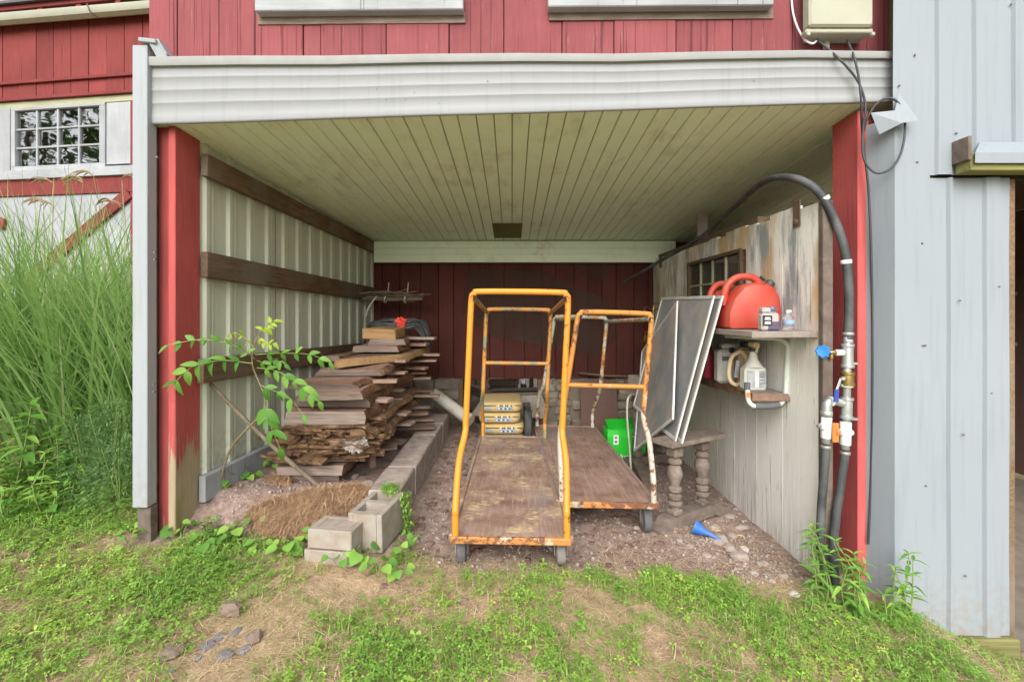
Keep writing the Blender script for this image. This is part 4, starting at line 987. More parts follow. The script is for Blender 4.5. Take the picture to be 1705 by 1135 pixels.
T.part('tape', MB().box((-1.02, 4.20, 1.195), (.07, .05, .06), Euler((.2, .1, .2)), .006).box((-1.00, 4.19, 1.235), (.06, .008, .03), Euler((.3, .5, .3)), .002).box((-1.05, 4.18, 1.23), (.05, .008, .03), Euler((.1, -.6, .1)), .002).jitter(.005), 'red_tape')
a, b = P(722, 655, 4.9), P(784, 700, 4.62)
solo('drain_pipe', MB().tube([a, b], .062, 16, caps=False).tube([a, b], .054, 16, caps=True), 'pvc_old', 'wide pale plastic pipe sloping down behind the kerb', 'pipe', smooth=60)

# ------------------------------------------------------------------ cement bags
def bag(c, sx, sy, sz, yaw, label, seed):
    rnd = random.Random(seed); T = Thing('cement_bag', c, label, 'bag', 'stack of cement bags'); mb = MB(); n, m_ = 14, 10; v = []
    R = Euler((0, 0, yaw)).to_matrix(); O = Vector(c)
    def sup(t, p): return math.copysign(abs(math.cos(t)) ** p, math.cos(t)), math.copysign(abs(math.sin(t)) ** p, math.sin(t))
    for i in range(m_ + 1):
        ph = -math.pi / 2 + math.pi * i / m_; cr, sr = sup(ph, .45)
        for j in range(20):
            ca, sa_ = sup(2 * math.pi * j / 20, .33)
            v.append(O + R @ Vector((ca * cr * sx / 2 * rnd.uniform(.985, 1.01), sa_ * cr * sy / 2, sz / 2 + sr * sz / 2 * rnd.uniform(.96, 1.02))))
    body = T.part('sack', mb.add(v, [(i * 20 + j, i * 20 + (j + 1) % 20, (i + 1) * 20 + (j + 1) % 20, (i + 1) * 20 + j) for i in range(m_) for j in range(20)]), 'bag_paper', smooth=60)
    def lab(x0, x1, z0, z1, mat, nm, d=.004):
        y = -sy / 2 - d
        T.part(nm, MB().add([O + R @ Vector((x, y + (.008 if zz > .8 * sz else 0), zz)) for x, zz in ((x0, z0), (x1, z0), (x1, z1), (x0, z1))] + [O + R @ Vector((x, y + .012, zz)) for x, zz in ((x0, z0), (x1, z0), (x1, z1), (x0, z1))],
               [(0, 1, 2, 3), (0, 4, 5, 1), (1, 5, 6, 2), (2, 6, 7, 3), (3, 7, 4, 0)]), mat, body)
    h = sx / 2
    lab(-h * .18, h * .52, sz * .30, sz * .54, 'label_blue', 'print_panel', .003); lab(-h * .80, -h * .5, sz * .34, sz * .52, 'label_blue', 'print_panel', .003)
    lab(-h * .82, -h * .22, sz * .66, sz * .70, 'label_black', 'print_stripe'); lab(h * .62, h * .90, sz * .66, sz * .70, 'label_black', 'print_stripe')
    for i in range(8):
        x = -h * .16 + i * h * .085; lab(x, x + h * .055, sz * .60, sz * .72, 'label_black' if i % 3 else 'label_white', 'print_letter')
    for i in range(6):
        x = -h * .14 + i * h * .10; lab(x, x + h * .06, sz * .35, sz * .46, 'label_black' if i % 2 else 'label_white', 'print_letter', .006)
    return T
for i, (dx, yw) in enumerate(((.02, .0), (.02, .02), (-.012, -.015), (.0, .01))):
    bag((-.105 + dx, 4.64, .008 + i * .107 + float(zg(-.1, 4.5))), .415, .56, .113, yw, ('lowest tan cement bag, at the bottom of the stack behind the cart', 'tan cement bag, second from the bottom of the stack', 'tan cement bag, second from the top of the stack', 'topmost tan cement bag of the stack behind the cart')[i], i)
solo('black_tray', MB().span(.12, .19, 4.35, 4.8, .0, .36, .01), 'black_plastic', 'black plastic tray on edge beside the cement bags', 'tray')

# ------------------------------------------------------------------ rear wall odds and ends
for poly, lab in (([(778, 448), (905, 452), (1010, 500), (1032, 560), (990, 592), (820, 560), (770, 520)], 'large dusty translucent film sheet pinned on the dark red rear wall'), ([(945, 440), (1018, 440), (1010, 470), (968, 455)], 'small torn film scrap under the rear header')):
    solo('film_sheet', MB().prism([P(x, y, RY - .02 - (.03 if len(poly) == 4 else 0)) for x, y in poly], (0, .004, 0)), 'film_sheet', lab, 'sheet')
solo('leaning_board', MB().box((.99, 5.20, .22), (.42, .02, .62), Euler((-.16, 0, 0)), .003), 'ply_brown', 'reddish brown board leaning on the stone foundation', 'board')
solo('iron_bar', MB().tube([(.78, 5.27, .60), (1.1, 5.27, .57), (1.45, 5.27, .56)], .016, 8, 3), 'rusty_iron', 'dark iron bar lying along the top of the stone foundation', 'bar', smooth=60)

# ------------------------------------------------------------------ green shopping bag(s)
def gbag(c, w, d, h, yaw, label, text):
    T = Thing('shopping_bag', c, label, 'bag'); R = Euler((-.10, .04, yaw)).to_matrix(); O = Vector(c); mb = MB()
    V = []
    for z, k, s in ((0, .80, 1), (h * .35, .95, 1.0), (h * .75, 1, 1), (h, 1.02, .8)):
        for x, y in ((-1, -1), (-.2, -1.12), (.5, -1.05), (1, -1), (1.04, 0), (1, 1), (0, 1.05), (-1, 1), (-1.04, 0)):
            V.append(O + R @ Vector((x * w / 2 * k + .006 * math.sin(z * 40 + y * 5), y * d / 2 * s, z + .004 * math.sin(x * 9))))
    n = 9
    body = T.part('body', mb.add(V, [(i * n + j, i * n + (j + 1) % n, (i + 1) * n + (j + 1) % n, (i + 1) * n + j) for i in range(3) for j in range(n)] + [tuple(range(n))[::-1]]), 'green_bag')
    T.part('flap', MB().prism([O + R @ Vector(q) for q in ((-w * .5, -d * .56, h * .98), (w * .5, -d * .5, h), (w * .48, d * .45, h * 1.22), (-w * .42, d * .45, h * 1.18))], (0, 0, .006)), 'green_bag', label='folded translucent green top flap')
    T.part('tag', MB().sheet(O + R @ Vector((-w * .30, -d * .59, h * .52)), R @ Vector((w * .2, 0, 0)), R @ Vector((0, -.002, h * .28)), .003), 'label_white', body)
    for k in range(2): T.part('tag_mark', MB().sheet(O + R @ Vector((-w * .26, -d * .59 - .005, h * (.57 + .12 * k))), R @ Vector((w * .1, 0, 0)), R @ Vector((0, 0, h * .07)), .002), 'slate', body)
    if text:
        cu = bpy.data.curves.new('print', 'FONT'); cu.body = text; cu.size = .055; cu.extrude = .001; cu.align_x = 'CENTER'
        to = bpy.data.objects.new('print', cu); COL.objects.link(to); dg = bpy.context.evaluated_depsgraph_get(); me = bpy.data.meshes.new_from_object(to.evaluated_get(dg)); bpy.data.objects.remove(to)
        po = link('print', me, 'label_white', T.o, R @ Vector((w * .2, -d * .62, h * .12))); po.rotation_euler = (R @ Euler((math.pi / 2, 0, 0)).to_matrix()).to_euler()
    return T
gbag((.975, 4.22, ZG(.975, 4.2)), .235, .16, .30, .10, 'bright green reusable shopping bag standing behind the rusty cart', 'fresh')
gbag((1.20, 4.45, ZG(1.2, 4.4)), .2, .16, .27, -.2, 'second green shopping bag half hidden behind the rear table trestle', None)

# ------------------------------------------------------------------ turned-leg table trestles
LEG = [(.030, 0), (.032, .03), (.05, .045), (.05, .06), (.030, .075), (.044, .09), (.046, .12), (.030, .135), (.046, .15), (.047, .175), (.032, .19), (.036, .22), (.05, .27), (.052, .30), (.040, .345), (.030, .36), (.047, .375), (.047, .395), (.033, .41), (.036, .42)]
def trestle(c, yaw, label, hgt, legs=(-.17, .17), L=.66):
    T = Thing('table_trestle', c, label, 'trestle', 'turned-leg table trestles'); R = Euler((0, 0, yaw)).to_matrix(); O = Vector(c); W = lambda x, y, z: O + R @ Vector((x, y, z))
    k = (hgt - .20) / .42
    poly = [(-L / 2, 0), (-L / 2, .045), (-L / 2 + .05, .055), (-L / 2 + .10, .095), (L / 2 - .10, .095), (L / 2 - .05, .055), (L / 2, .045), (L / 2, 0), (L / 2 - .10, 0), (L / 2 - .14, .02), (-L / 2 + .14, .02), (-L / 2 + .10, 0)]
    T.part('foot', MB().prism([W(x, -.045, z) for x, z in poly], R @ Vector((0, .09, 0))), 'grey_wood', smooth=20)
    for lx in legs:
        lg = T.part('leg', MB().lathe([(r * .95, .125 + z * k * .97) for r, z in LEG], W(lx, 0, 0), (0, 0, 1), 14), 'grey_wood', smooth=35)
        T.part('leg_block', MB().box(W(lx, 0, .112), (.075, .075, .034), Euler((0, 0, yaw)), .008), 'grey_wood', lg)
        T.part('leg_block', MB().box(W(lx, 0, .125 + .42 * k + .027 * k), (.085, .085, .062), Euler((0, 0, yaw)), .012), 'grey_wood', lg)
    T.part('top_rail', MB().box(W(.0, 0, hgt + .014), (L * .80, .17, .028), Euler((0, .02, yaw)), .003), 'grey_wood')
    return T
p0, p1 = PZ(1090, 885, -.06), PZ(1212, 845, -.08); cc = (p0 + p1) / 2
trestle((cc.x - .03, cc.y - .02, -.085), math.atan2(p1.y - p0.y, p1.x - p0.x), 'old trestle with two turned legs, screens resting on its top board', .545, (-.155, .12), .70)
trestle((1.22, 4.15, -.09), .45, 'old turned-leg trestle standing back behind the wire screens', .66, (-.10, .2), .6)
solo('stretcher_plank', MB().beam((1.05, 3.35, -.055), (1.12, 4.1, -.03), .10, .05), 'grey_wood', 'weathered grey plank on the ground between the two trestles', 'plank')
solo('grey_carton', MB().box((1.19, 4.16, .675), (.20, .17, .10), Euler((0, 0, .3)), .006), 'concrete', 'pale grey block lying on the rear trestle', 'block')
solo('hanging_cord', MB().tube([(1.06, 4.0, .585), (1.00, 3.93, .56), (.985, 3.90, .40), (1.00, 3.88, .15), (1.01, 3.87, -.05)], .009, 6, 5), 'pvc_old', 'grey cord hanging from the rear trestle to the ground', 'cord', smooth=60)

# ------------------------------------------------------------------ wire screens
def screen(o, u, v, lu, lv, label, fw=.022):
    o = Vector(o); u = Vector(u).normalized(); v = Vector(v); v = (v - u * v.dot(u)).normalized(); n = u.cross(v)
    T = Thing('window_screen', o, label, 'screen', 'wire window screens')
    def bar(a, b, up): return MB().beam(a, b, .012, fw, up=up, bev=.002)
    i = fw / 2
    T.part('frame_bar', bar(o + v * i, o + v * i + u * lu, v), 'screen_frame'); T.part('frame_bar', bar(o + v * (lv - i), o + v * (lv - i) + u * lu, v), 'screen_frame')
    T.part('frame_bar', bar(o + u * i + v * fw, o + u * i + v * (lv - fw), u), 'screen_frame'); T.part('frame_bar', bar(o + u * (lu - i) + v * fw, o + u * (lu - i) + v * (lv - fw), u), 'screen_frame')
    T.part('mesh', MB().sheet(o + u * fw + v * fw, u * (lu - 2 * fw), v * (lv - 2 * fw), .001), 'insect_mesh')
    return T
screen((1.025, 2.86, .49), (0.0, 1, .02), (.235, 0, .91), 1.0, .945, 'pale-framed wire screen, the middle one leaning back towards the shelf')
screen((1.055, 2.83, .485), (0.0, 1, .02), (.245, 0, .91), 1.0, .95, 'pale-framed wire screen nearest the plank wall in the leaning row')
screen((1.01, 2.86, .63), (-.05, .74, -.43), (.20, .36, .82), .85, .90, 'pale-framed wire screen tilted askew in front of the others')

# ------------------------------------------------------------------ old brass lamp at the back
T = Thing('brass_lamp', (1.56, 4.95, 1.10), 'old brass lamp with bell shades hung in the far corner behind the screens', 'lamp')
T.part('stem', MB().tube([(1.635, 4.98, 1.40), (1.55, 4.96, 1.39), (1.53, 4.95, 1.30), (1.53, 4.95, 1.10)], .010, 8, 3), 'brass', smooth=60)
for dx, dy, z in ((-.10, -.03, 1.27), (.03, -.10, 1.25), (-.07, .04, 1.0)):
    c = Vector((1.53 + dx, 4.95 + dy, z))
    ar = T.part('arm', MB().tube([(1.53, 4.95, z + .06), c + Vector((0, 0, .09)), c + Vector((0, 0, .04))], .007, 6, 3), 'brass', smooth=60)
    T.part('shade', MB().lathe([(.012, .05), (.02, .04), (.035, .0), (.07, -.02), (.068, -.024), (.02, -.005)], c, (0, 0, 1), 14), 'brass', ar, smooth=50)

# ------------------------------------------------------------------ shelves, bracket and what stands on them
SZ1 = 1.20
tag(link('wall_shelf', mk(MB().span(1.285, 1.638, 2.442, 4.3, SZ1 - .037, SZ1, .005).jitter(.003), (1.45, 3, SZ1 - .037)), 'shelf_wood', None, (1.45, 3, SZ1 - .037)), 'thick weathered plank shelf carrying the red fuel can', 'shelf')
SZ2 = .815
T = Thing('low_shelf', (1.53, 3.2, SZ2 - .04), 'rough plank shelf cradled in a white tube bracket with bottles on it', 'shelf')
T.part('plank', slab(2.70, 3.9, 1.42, 1.634, SZ2 - .042, .042, 77, wob=.008, wane=.006), ['shelf_wood', 'bark', 'slab'], smooth=30)
yb = 2.735
T = Thing('tube_bracket', (1.55, yb, SZ2 - .1), 'white bent tube bracket with a black foam grip holding the lower shelf', 'bracket')
pth = [(1.40, yb + .25, SZ1 - .052), (1.50, yb + .02, SZ1 - .053), (1.58, yb - .02, SZ1 - .056), (1.628, yb - .03, SZ1 - .085), (1.632, yb - .03, SZ1 - .15), (1.63, yb - .02, .87), (1.625, yb - .02, .80), (1.59, yb - .025, .757), (1.52, yb - .03, .745), (1.44, yb - .035, .745), (1.40, yb - .035, .775), (1.392, yb - .035, .85)]
br = T.part('tube', MB().tube(pth, .0135, 10, 4), 'enamel_pale', smooth=60)
T.part('grip', MB().tube([(1.585, yb - .026, .752), (1.52, yb - .03, .745), (1.435, yb - .035, .746)], .019, 10, 3), 'foam_grip', smooth=60)
T.part('end_cap', MB().tube([(1.392, yb - .035, .845), (1.391, yb - .035, .885)], .0165, 10), 'foam_grip', smooth=60)
T.part('sticker', MB().box((1.3925, yb - .049, .815), (.02, .002, .03)), 'orange_handle', br)

def fuel_can(c, yaw, label, s=1.0):
    T = Thing('fuel_can', c, label, 'fuel can', 'red fuel cans'); R = Euler((0, 0, yaw)).to_matrix(); O = Vector(c); W = lambda x, y, z: O + R @ Vector((x * s, y * s, z * s))
    # body: outline in x-z, bevelled front and back
    out = [(-.165, .012), (-.15, 0), (.15, 0), (.165, .012), (.168, .12), (.158, .20), (.125, .262), (.085, .288), (.0, .292), (-.06, .276), (-.13, .195), (-.164, .10)]
    n = len(out); cx_, cz = 0, .125; v = []
    for y, k in ((-.125, .80), (-.118, .90), (-.095, .985), (-.05, 1.0), (.05, 1.0), (.095, .985), (.118, .9), (.125, .80)):
        v += [W(cx_ + (x - cx_) * k, y, max(0.0, cz + (z - cz) * (k if z > cz else (k * .25 + .75)))) for x, z in out]
    mb = MB().add(v, [(i * n + j, (i + 1) * n + j, (i + 1) * n + (j + 1) % n, i * n + (j + 1) % n) for i in range(7) for j in range(n)] + [tuple(range(n)), tuple(7 * n + j for j in range(n))[::-1]])
    body = T.part('body', mb, 'red_can', smooth=32)
    T.part('handle', MB().tube([W(-.140, 0, .15), W(-.142, 0, .21), W(-.125, 0, .275), W(-.085, 0, .318), (W(-.04, 0, .335)), W(.03, 0, .33), W(.065, 0, .30), W(.09, 0, .25)], [.026 * s, .024 * s, .022 * s, .022 * s, .022 * s, .024 * s, .026 * s, .03 * s], 12, 4), 'red_can', smooth=60)
    sp = T.part('spout', MB().lathe([(.034, 0), (.034, .035), (.028, .04), (.028, .06), (.014, .07)], W(.115, 0, .245), R @ Vector((.5, 0, .85)), 14), 'black_plastic', smooth=40)
    T.part('cap_knob', MB().tube([W(.11, 0, .31), W(.08, 0, .335)], .008, 6), 'black_plastic', sp)
    return T
fuel_can((1.462, 2.84, SZ1), -.10, 'large red plastic fuel can with round handle and black spout on the upper shelf', .96)
fuel_can((1.50, 3.22, SZ1), .3, 'second red fuel can, mostly hidden behind the large one', .9)

def bottle_oil(c):
    T = Thing('oil_bottle', c, 'small two-chamber oil bottle with black label before the fuel can', 'bottle'); O = Vector(c)
    b = T.part('body', MB().box(O + Vector((0, 0, .048)), (.098, .05, .096), None, .010).box(O + Vector((-.02, 0, .112)), (.05, .045, .03), None, .010), 'grey_plastic', smooth=50)
    T.part('oil_level', MB().box(O + Vector((.014, 0, .0295)), (.0745, .0515, .056), None, .008), 'purple_oil', b)
    T.part('cap', MB().lathe([(.026, 0), (.027, .004), (.027, .024), (.024, .028)], O + Vector((.016, 0, .104)), (0, 0, 1), 16), 'purple_oil', smooth=40)
    T.part('neck', MB().lathe([(.022, 0), (.022, .009)], O + Vector((.016, 0, .096)), (0, 0, 1), 14), 'grey_plastic', b)
    la = T.part('label', MB().box(O + Vector((-.020, -.0262, .056)), (.05, .002, .056)), 'label_black', b)
    for i, (w, z) in enumerate(((.028, .072), (.034, .063), (.030, .048), (.034, .040))): T.part('print', MB().box(O + Vector((-.020, -.0278, z)), (w, .001, .005)), 'label_white', b)
bottle_oil((1.405, 2.50, SZ1))
T = Thing('water_bottle', (1.515, 2.50, SZ1), 'small clear plastic water bottle standing on the upper shelf', 'bottle'); O = Vector((1.515, 2.50, SZ1))
b = T.part('body', MB().lathe([(.026, 0), (.030, .006), (.030, .022), (.027, .026), (.030, .030), (.030, .062), (.026, .078), (.014, .092), (.012, .098)], O, (0, 0, 1), 20), 'clear_plastic', smooth=50)
T.part('cap', MB().lathe([(.0145, 0), (.0145, .012), (.012, .014)], O + Vector((0, 0, .099)), (0, 0, 1), 14), 'label_white', smooth=40)
T.part('label', MB().lathe([(.0306, .034), (.0308, .0345), (.0308, .058), (.0306, .0585)], O, (0, 0, 1), 20), 'label_blue', b, smooth=40)

# lower shelf containers
O = Vector((1.50, 2.84, SZ2)); T = Thing('spray_bottle', O, 'square white trigger-spray bottle with printed label at the lower shelf end', 'bottle')
b = T.part('body', MB().box(O + Vector((0, 0, .075)), (.135, .085, .15), None, .016).lathe([(.058, .0), (.028, .045), (.020, .085), (.020, .10)], O + Vector((0, 0, .148)), (0, 0, 1), 14), 'white_plastic', smooth=40)
T.part('collar', MB().lathe([(.024, 0), (.024, .025)], O + Vector((0, 0, .243)), (0, 0, 1), 14), 'black_plastic', b)
T.part('trigger_head', MB().box(O + Vector((0, -.01, .285)), (.04, .08, .036), None, .008).box(O + Vector((0, -.045, .262)), (.016, .014, .045), Euler((.4, 0, 0)), .003), 'cream_plastic')
T.part('label', MB().box(O + Vector((0, -.0435, .075)), (.115, .002, .105)), 'label_grey', b); T.part('label_stripe', MB().box(O + Vector((.0, -.0452, .08)), (.022, .001, .105)), 'label_white', b)
for z in (.05, .07, .09, .105): T.part('print', MB().box(O + Vector((.034, -.0452, z)), (.036, .001, .006)), 'slate', b); 
O = Vector((1.482, 2.99, SZ2)); T = Thing('jug', O, 'cream plastic jug with large loop handle beside the spray bottle', 'jug')
b = T.part('body', MB().box(O + Vector((.055, 0, .13)), (.14, .09, .26), None, .03), 'tan_plastic', smooth=40)
T.part('handle', MB().tube([O + Vector(q) for q in ((-.01, -.05, .235), (-.065, -.052, .20), (-.085, -.052, .12), (-.078, -.05, .05), (-.035, -.05, .018), (.01, -.05, .05), (.03, -.05, .13), (.025, -.05, .20), (-.01, -.05, .235))], .0135, 10, 4), 'cream_plastic', b, smooth=60)
T.part('cap', MB().lathe([(.042, 0), (.045, .008), (.045, .03), (.036, .036)], O + Vector((.06, 0, .258)), (0, 0, 1), 16), 'black_plastic', smooth=40)
T.part('label', MB().box(O + Vector((-.03, -.046, .12)), (.026, .003, .11), Euler((0, .12, 0))), 'label_grey', b)
O = Vector((1.475, 3.16, SZ2)); T = Thing('jug', O, 'tall white plastic jug with moulded grip between the red bottle and cream jug', 'jug')
b = T.part('body', MB().box(O + Vector((0, 0, .115)), (.13, .09, .23), None, .02).box(O + Vector((.035, 0, .252)), (.13, .05, .036), None, .012), 'white_plastic', smooth=40)
T.part('label', MB().box(O + Vector((.0, -.0462, .17)), (.085, .002, .03)), 'slate', b); T.part('trigger', MB().box(O + Vector((.05, -.035, .215)), (.08, .03, .04), Euler((0, .4, 0)), .006), 'black_plastic', b)
O = Vector((1.46, 3.38, SZ2)); T = Thing('bottle', O, 'slim dark red plastic bottle on the lower shelf', 'bottle')
T.part('body', MB().lathe([(.04, 0), (.046, .01), (.046, .15), (.03, .20), (.016, .215)], O, (0, 0, 1), 16, sx=1.0, sy=.7), 'red_plastic', smooth=40); T.part('cap', MB().lathe([(.02, 0), (.02, .03), (.016, .034)], O + Vector((0, 0, .214)), (0, 0, 1), 12), 'black_plastic', smooth=40)
for k, (x, y, h_) in enumerate(((1.45, 3.55, .27), (1.53, 3.68, .24))):
    O = Vector((x, y, SZ2)); T = Thing('bottle', O, ('black plastic oil bottle next to the dark red one' if k == 0 else 'black plastic oil bottle farthest along the lower shelf'), 'bottle')
    b = T.part('body', MB().box(O + Vector((0, 0, h_ * .42)), (.11, .07, h_ * .84), None, .02), 'black_plastic', smooth=40); T.part('cap', MB().lathe([(.024, 0), (.024, .03)], O + Vector((.02, 0, h_ * .83)), (0, 0, 1), 12), 'black_plastic')
    T.part('label', MB().box(O + Vector((0, -.036, h_ * .4)), (.07, .002, h_ * .4)), 'label_grey', b)

# ------------------------------------------------------------------ hose and plumbing on the right post
hz = [P(1040, 470, 4.9), P(1095, 437, 4.4), P(1165, 396, 3.75), P(1225, 342, 3.15), P(1270, 304, 2.75), P(1305, 295, 2.55), P(1340, 303, 2.45), P(1368, 326, 2.40), P(1392, 372, 2.38), P(1408, 425, 2.37), P(1413, 480, 2.37), P(1413, 540, 2.375), P(1412, 566, 2.38)]
T = Thing('water_hose', hz[-1], 'thick black hose arching under the ceiling down to the post valves', 'hose')
hb = T.part('hose', MB().tube(hz, [.016, .016, .017, .018, .019, .020, .021, .021, .021, .021, .021, .021, .021], 12, 6), 'black_hose', smooth=60)
for px, py, Y, ax in ((1373, 331, 2.397, (.45, -.05, -.8)), (1409, 436, 2.37, (.1, 0, -1))):
    T.part('clamp', MB().lathe([(.0235, -.010), (.025, -.008), (.025, .008), (.0235, .010)], P(px, py, Y), ax, 14), 'pvc_white', hb, smooth=50)
PY = 2.38
T = Thing('valve_assembly', P(1405, 740, PY), 'galvanised pipe fittings with shut-off valves on the red post', 'plumbing')
def pp(px, py, y=PY): return P(px, py, y)
def cyl(nm, a, b, r, mat, par=None, n=16, flange=False):
    d = (b - a); L = d.length; pr = [(r * .92, 0), (r, .003), (r, L - .003), (r * .92, L)]
    if flange: pr = [(r * .9, 0), (r * 1.16, .002), (r * 1.16, .014), (r, .018), (r, L - .018), (r * 1.16, L - .014), (r * 1.16, L - .002), (r * .9, L)]
    return T.part(nm, MB().lathe(pr, a, d, n), mat, par, smooth=40)
main = cyl('pipe', pp(1411, 560), pp(1409, 705), .019, 'galvanised')
cyl('hose_clamp', pp(1412, 553), pp(1412, 558), .027, 'caster_steel', main); cyl('coupling', pp(1412, 565), pp(1412, 571), .0235, 'galvanised', main)
cyl('tee', pp(1411, 572), pp(1411, 612), .0265, 'galvanised', main, flange=True)
cyl('nipple', pp(1404, 587), pp(1391, 587), .016, 'pvc_white', main); cyl('bib_body', pp(1391, 586), pp(1380, 587), .014, 'brass', main); cyl('bib_spout', pp(1384, 588), pp(1384, 598), .010, 'brass', main)
wh = cyl('handwheel_stem', pp(1381, 586, PY - .005), pp(1372, 585, PY - .03), .006, 'brass')
c = pp(1370, 585, PY - .035); whl = MB().lathe([(.012, -.004), (.026, -.006), (.031, 0), (.026, .006), (.012, .004)], c, (-.6, -.8, .1), 16)
for k in range(8):
    t = 2 * math.pi * k / 8; q = Vector((-.6, -.8, .1)).normalized(); u_ = q.orthogonal().normalized(); w_ = q.cross(u_); whl.lathe([(.004, -.006), (.0075, -.003), (.0075, .003), (.004, .006)], c + (u_ * math.cos(t) + w_ * math.sin(t)) * .028, q, 8)
T.part('handwheel', whl, 'blue_handle', smooth=40)
cyl('valve_body', pp(1411, 618), pp(1411, 642), .0285, 'brass', main, flange=True); cyl('valve_nut', pp(1410, 638), pp(1410, 644), .030, 'enamel_pale', main)
lv = T.part('lever', MB().beam(pp(1400, 630, PY - .03), pp(1392, 652, PY - .045), .012, .004, up=(0, 1, 0), bev=.001).lathe([(.009, 0), (.009, .02)], pp(1402, 629, PY - .015), (-.3, -1, 0), 8), 'galvanised')
T.part('lever_grip', MB().beam(pp(1393, 648, PY - .045), pp(1392, 669, PY - .05), .023, .010, up=(0, 1, 0), bev=.004), 'navy_handle', lv)
cyl('tee', pp(1410, 661), pp(1409, 697), .0265, 'galvanised', main, flange=True)
el = T.part('elbow', MB().tube([pp(1403, 672), pp(1392, 668), pp(1382, 668), pp(1377, 674), pp(1376, 690)], [.020, .0215, .0225, .0235, .0235], 14, 4), 'galvanised', smooth=60)
cyl('elbow_collar', pp(1376, 684), pp(1376, 692), .028, 'galvanised', el); cyl('elbow_collar', pp(1386, 668), pp(1381, 668), .026, 'pvc_white', el)
pv = cyl('plastic_valve', pp(1376, 694), pp(1375, 729), .0245, 'pvc_white'); cyl('valve_cross', pp(1366, 709, PY - .01), pp(1380, 711, PY - .01), .017, 'pvc_white', pv); cyl('valve_stem', pp(1361, 709, PY - .015), pp(1366, 709, PY - .012), .009, 'slate', pv)
pv2 = cyl('plastic_valve', pp(1408, 702), pp(1407, 740), .0265, 'pvc_white'); cyl('valve_cross', pp(1397, 719, PY - .012), pp(1418, 720, PY + .0), .016, 'pvc_white', pv2)
T.part('orange_handle', MB().beam(pp(1391, 704, PY - .03), pp(1391, 736, PY - .03), .030, .012, up=(0, 1, 0), bev=.005).lathe([(.018, 0), (.014, .03)], pp(1390, 720, PY - .03), (.9, .3, 0), 10), 'orange_handle', pv2, smooth=40)
for a, b, nm in (((1375, 728), (1375, 738), 'barb'), ((1407, 739), (1407, 748), 'barb')): cyl(nm, pp(*a), pp(*b), .0205, 'slate')
for px, py in ((1375, 741), (1407, 751)): cyl('hose_clamp', pp(px, py), pp(px, py + 5), .0245, 'caster_steel')
for px, py in ((1418, 605), (1418, 697)): T.part('pipe_strap', MB().box(pp(px, py, PY + .01), (.05, .03, .012), None, .003), 'galvanised')
def dn(pts, label):
    q = [P(*p) for p in pts]; e = q[-1]; e.z = ZG(e.x, e.y) - .05
    solo('drop_hose', MB().tube(q, .0205, 12, 5), 'black_hose', label, 'hose', smooth=60)
dn([(1375, 745, PY), (1371, 800, 2.375), (1367, 860, 2.37), (1366, 920, 2.36), (1374, 985, 2.36)], 'black hose dropping from the smaller white valve beside the plank wall')
dn([(1407, 754, PY), (1401, 800, 2.375), (1392, 860, 2.37), (1388, 920, 2.36), (1393, 1000, 2.355)], 'black hose dropping from the orange-handled valve along the red post')

# ------------------------------------------------------------------ electrical box and its cables
O = P(1396, 60, 2.42); T = Thing('junction_box', O, 'beige plastic junction box mounted on the red upper boards', 'box'); z0 = O.z
bx = T.part('case', MB().span(P(1352, 0, 2.42).x, P(1449, 0, 2.42).x, 2.44, 2.502, z0 + .005, z0 + .55, .006), 'box_beige')
T.part('cover', MB().span(P(1343, 0, 2.40).x, P(1449, 0, 2.40).x, 2.375, 2.438, z0 + .025, z0 + .55, .010), 'box_beige', bx)
T.part('rim', MB().span(P(1340, 0, 2.40).x, P(1452, 0, 2.40).x, 2.39, 2.436, z0 - .002, z0 + .022, .006), 'box_beige', bx)
T.part('clip', MB().box((O.x - .03, 2.47, z0 - .015), (.03, .02, .05), None, .004), 'box_beige', bx)
for px in (1344, 1451): T.part('screw_ear', MB().lathe([(.010, 0), (.010, .014), (.006, .016)], P(px, 59, 2.395), (0, -1, 0), 10), 'box_beige', bx)
solo('white_cable', MB().tube([P(1318, -60, 2.49), P(1318, 0, 2.49), P(1324, 36, 2.47), P(1338, 64, 2.44), P(1352, 73, 2.43), P(1360, 68, 2.44)], .005, 8, 6), 'cable_white', 'thin white cable curving down to the junction box', 'cable', smooth=60)
solo('black_cable', MB().tube([P(1360, 66, 2.44), P(1395, 96, 2.355), P(1425, 130, 2.345), P(1438, 160, 2.345), P(1441, 185, 2.345), P(1437, 215, 2.36), P(1438, 262, 2.36), P(1456, 287, 2.335), P(1480, 283, 2.31), P(1499, 258, 2.30), P(1507, 215, 2.30), P(1501, 180, 2.30), P(1484, 164, 2.305), P(1462, 171, 2.33), P(1445, 195, 2.35), P(1438, 220, 2.37)], .0055, 8, 6), 'cable_black', 'black cable hanging in a big loop over the metal building corner', 'cable', smooth=60)
solo('black_cable', MB().tube([P(1411, 68, 2.44), P(1422, 95, 2.355), P(1430, 130, 2.34), P(1434, 170, 2.345), P(1435, 210, 2.38), P(1440, 260, 2.40), P(1447, 330, 2.41), P(1452, 480, 2.42), P(1453, 640, 2.42), P(1450, 800, 2.43), P(1446, 905, 2.43)], .0055, 8, 5), 'cable_black', 'straight black cable running down along the right red post', 'cable', smooth=60)

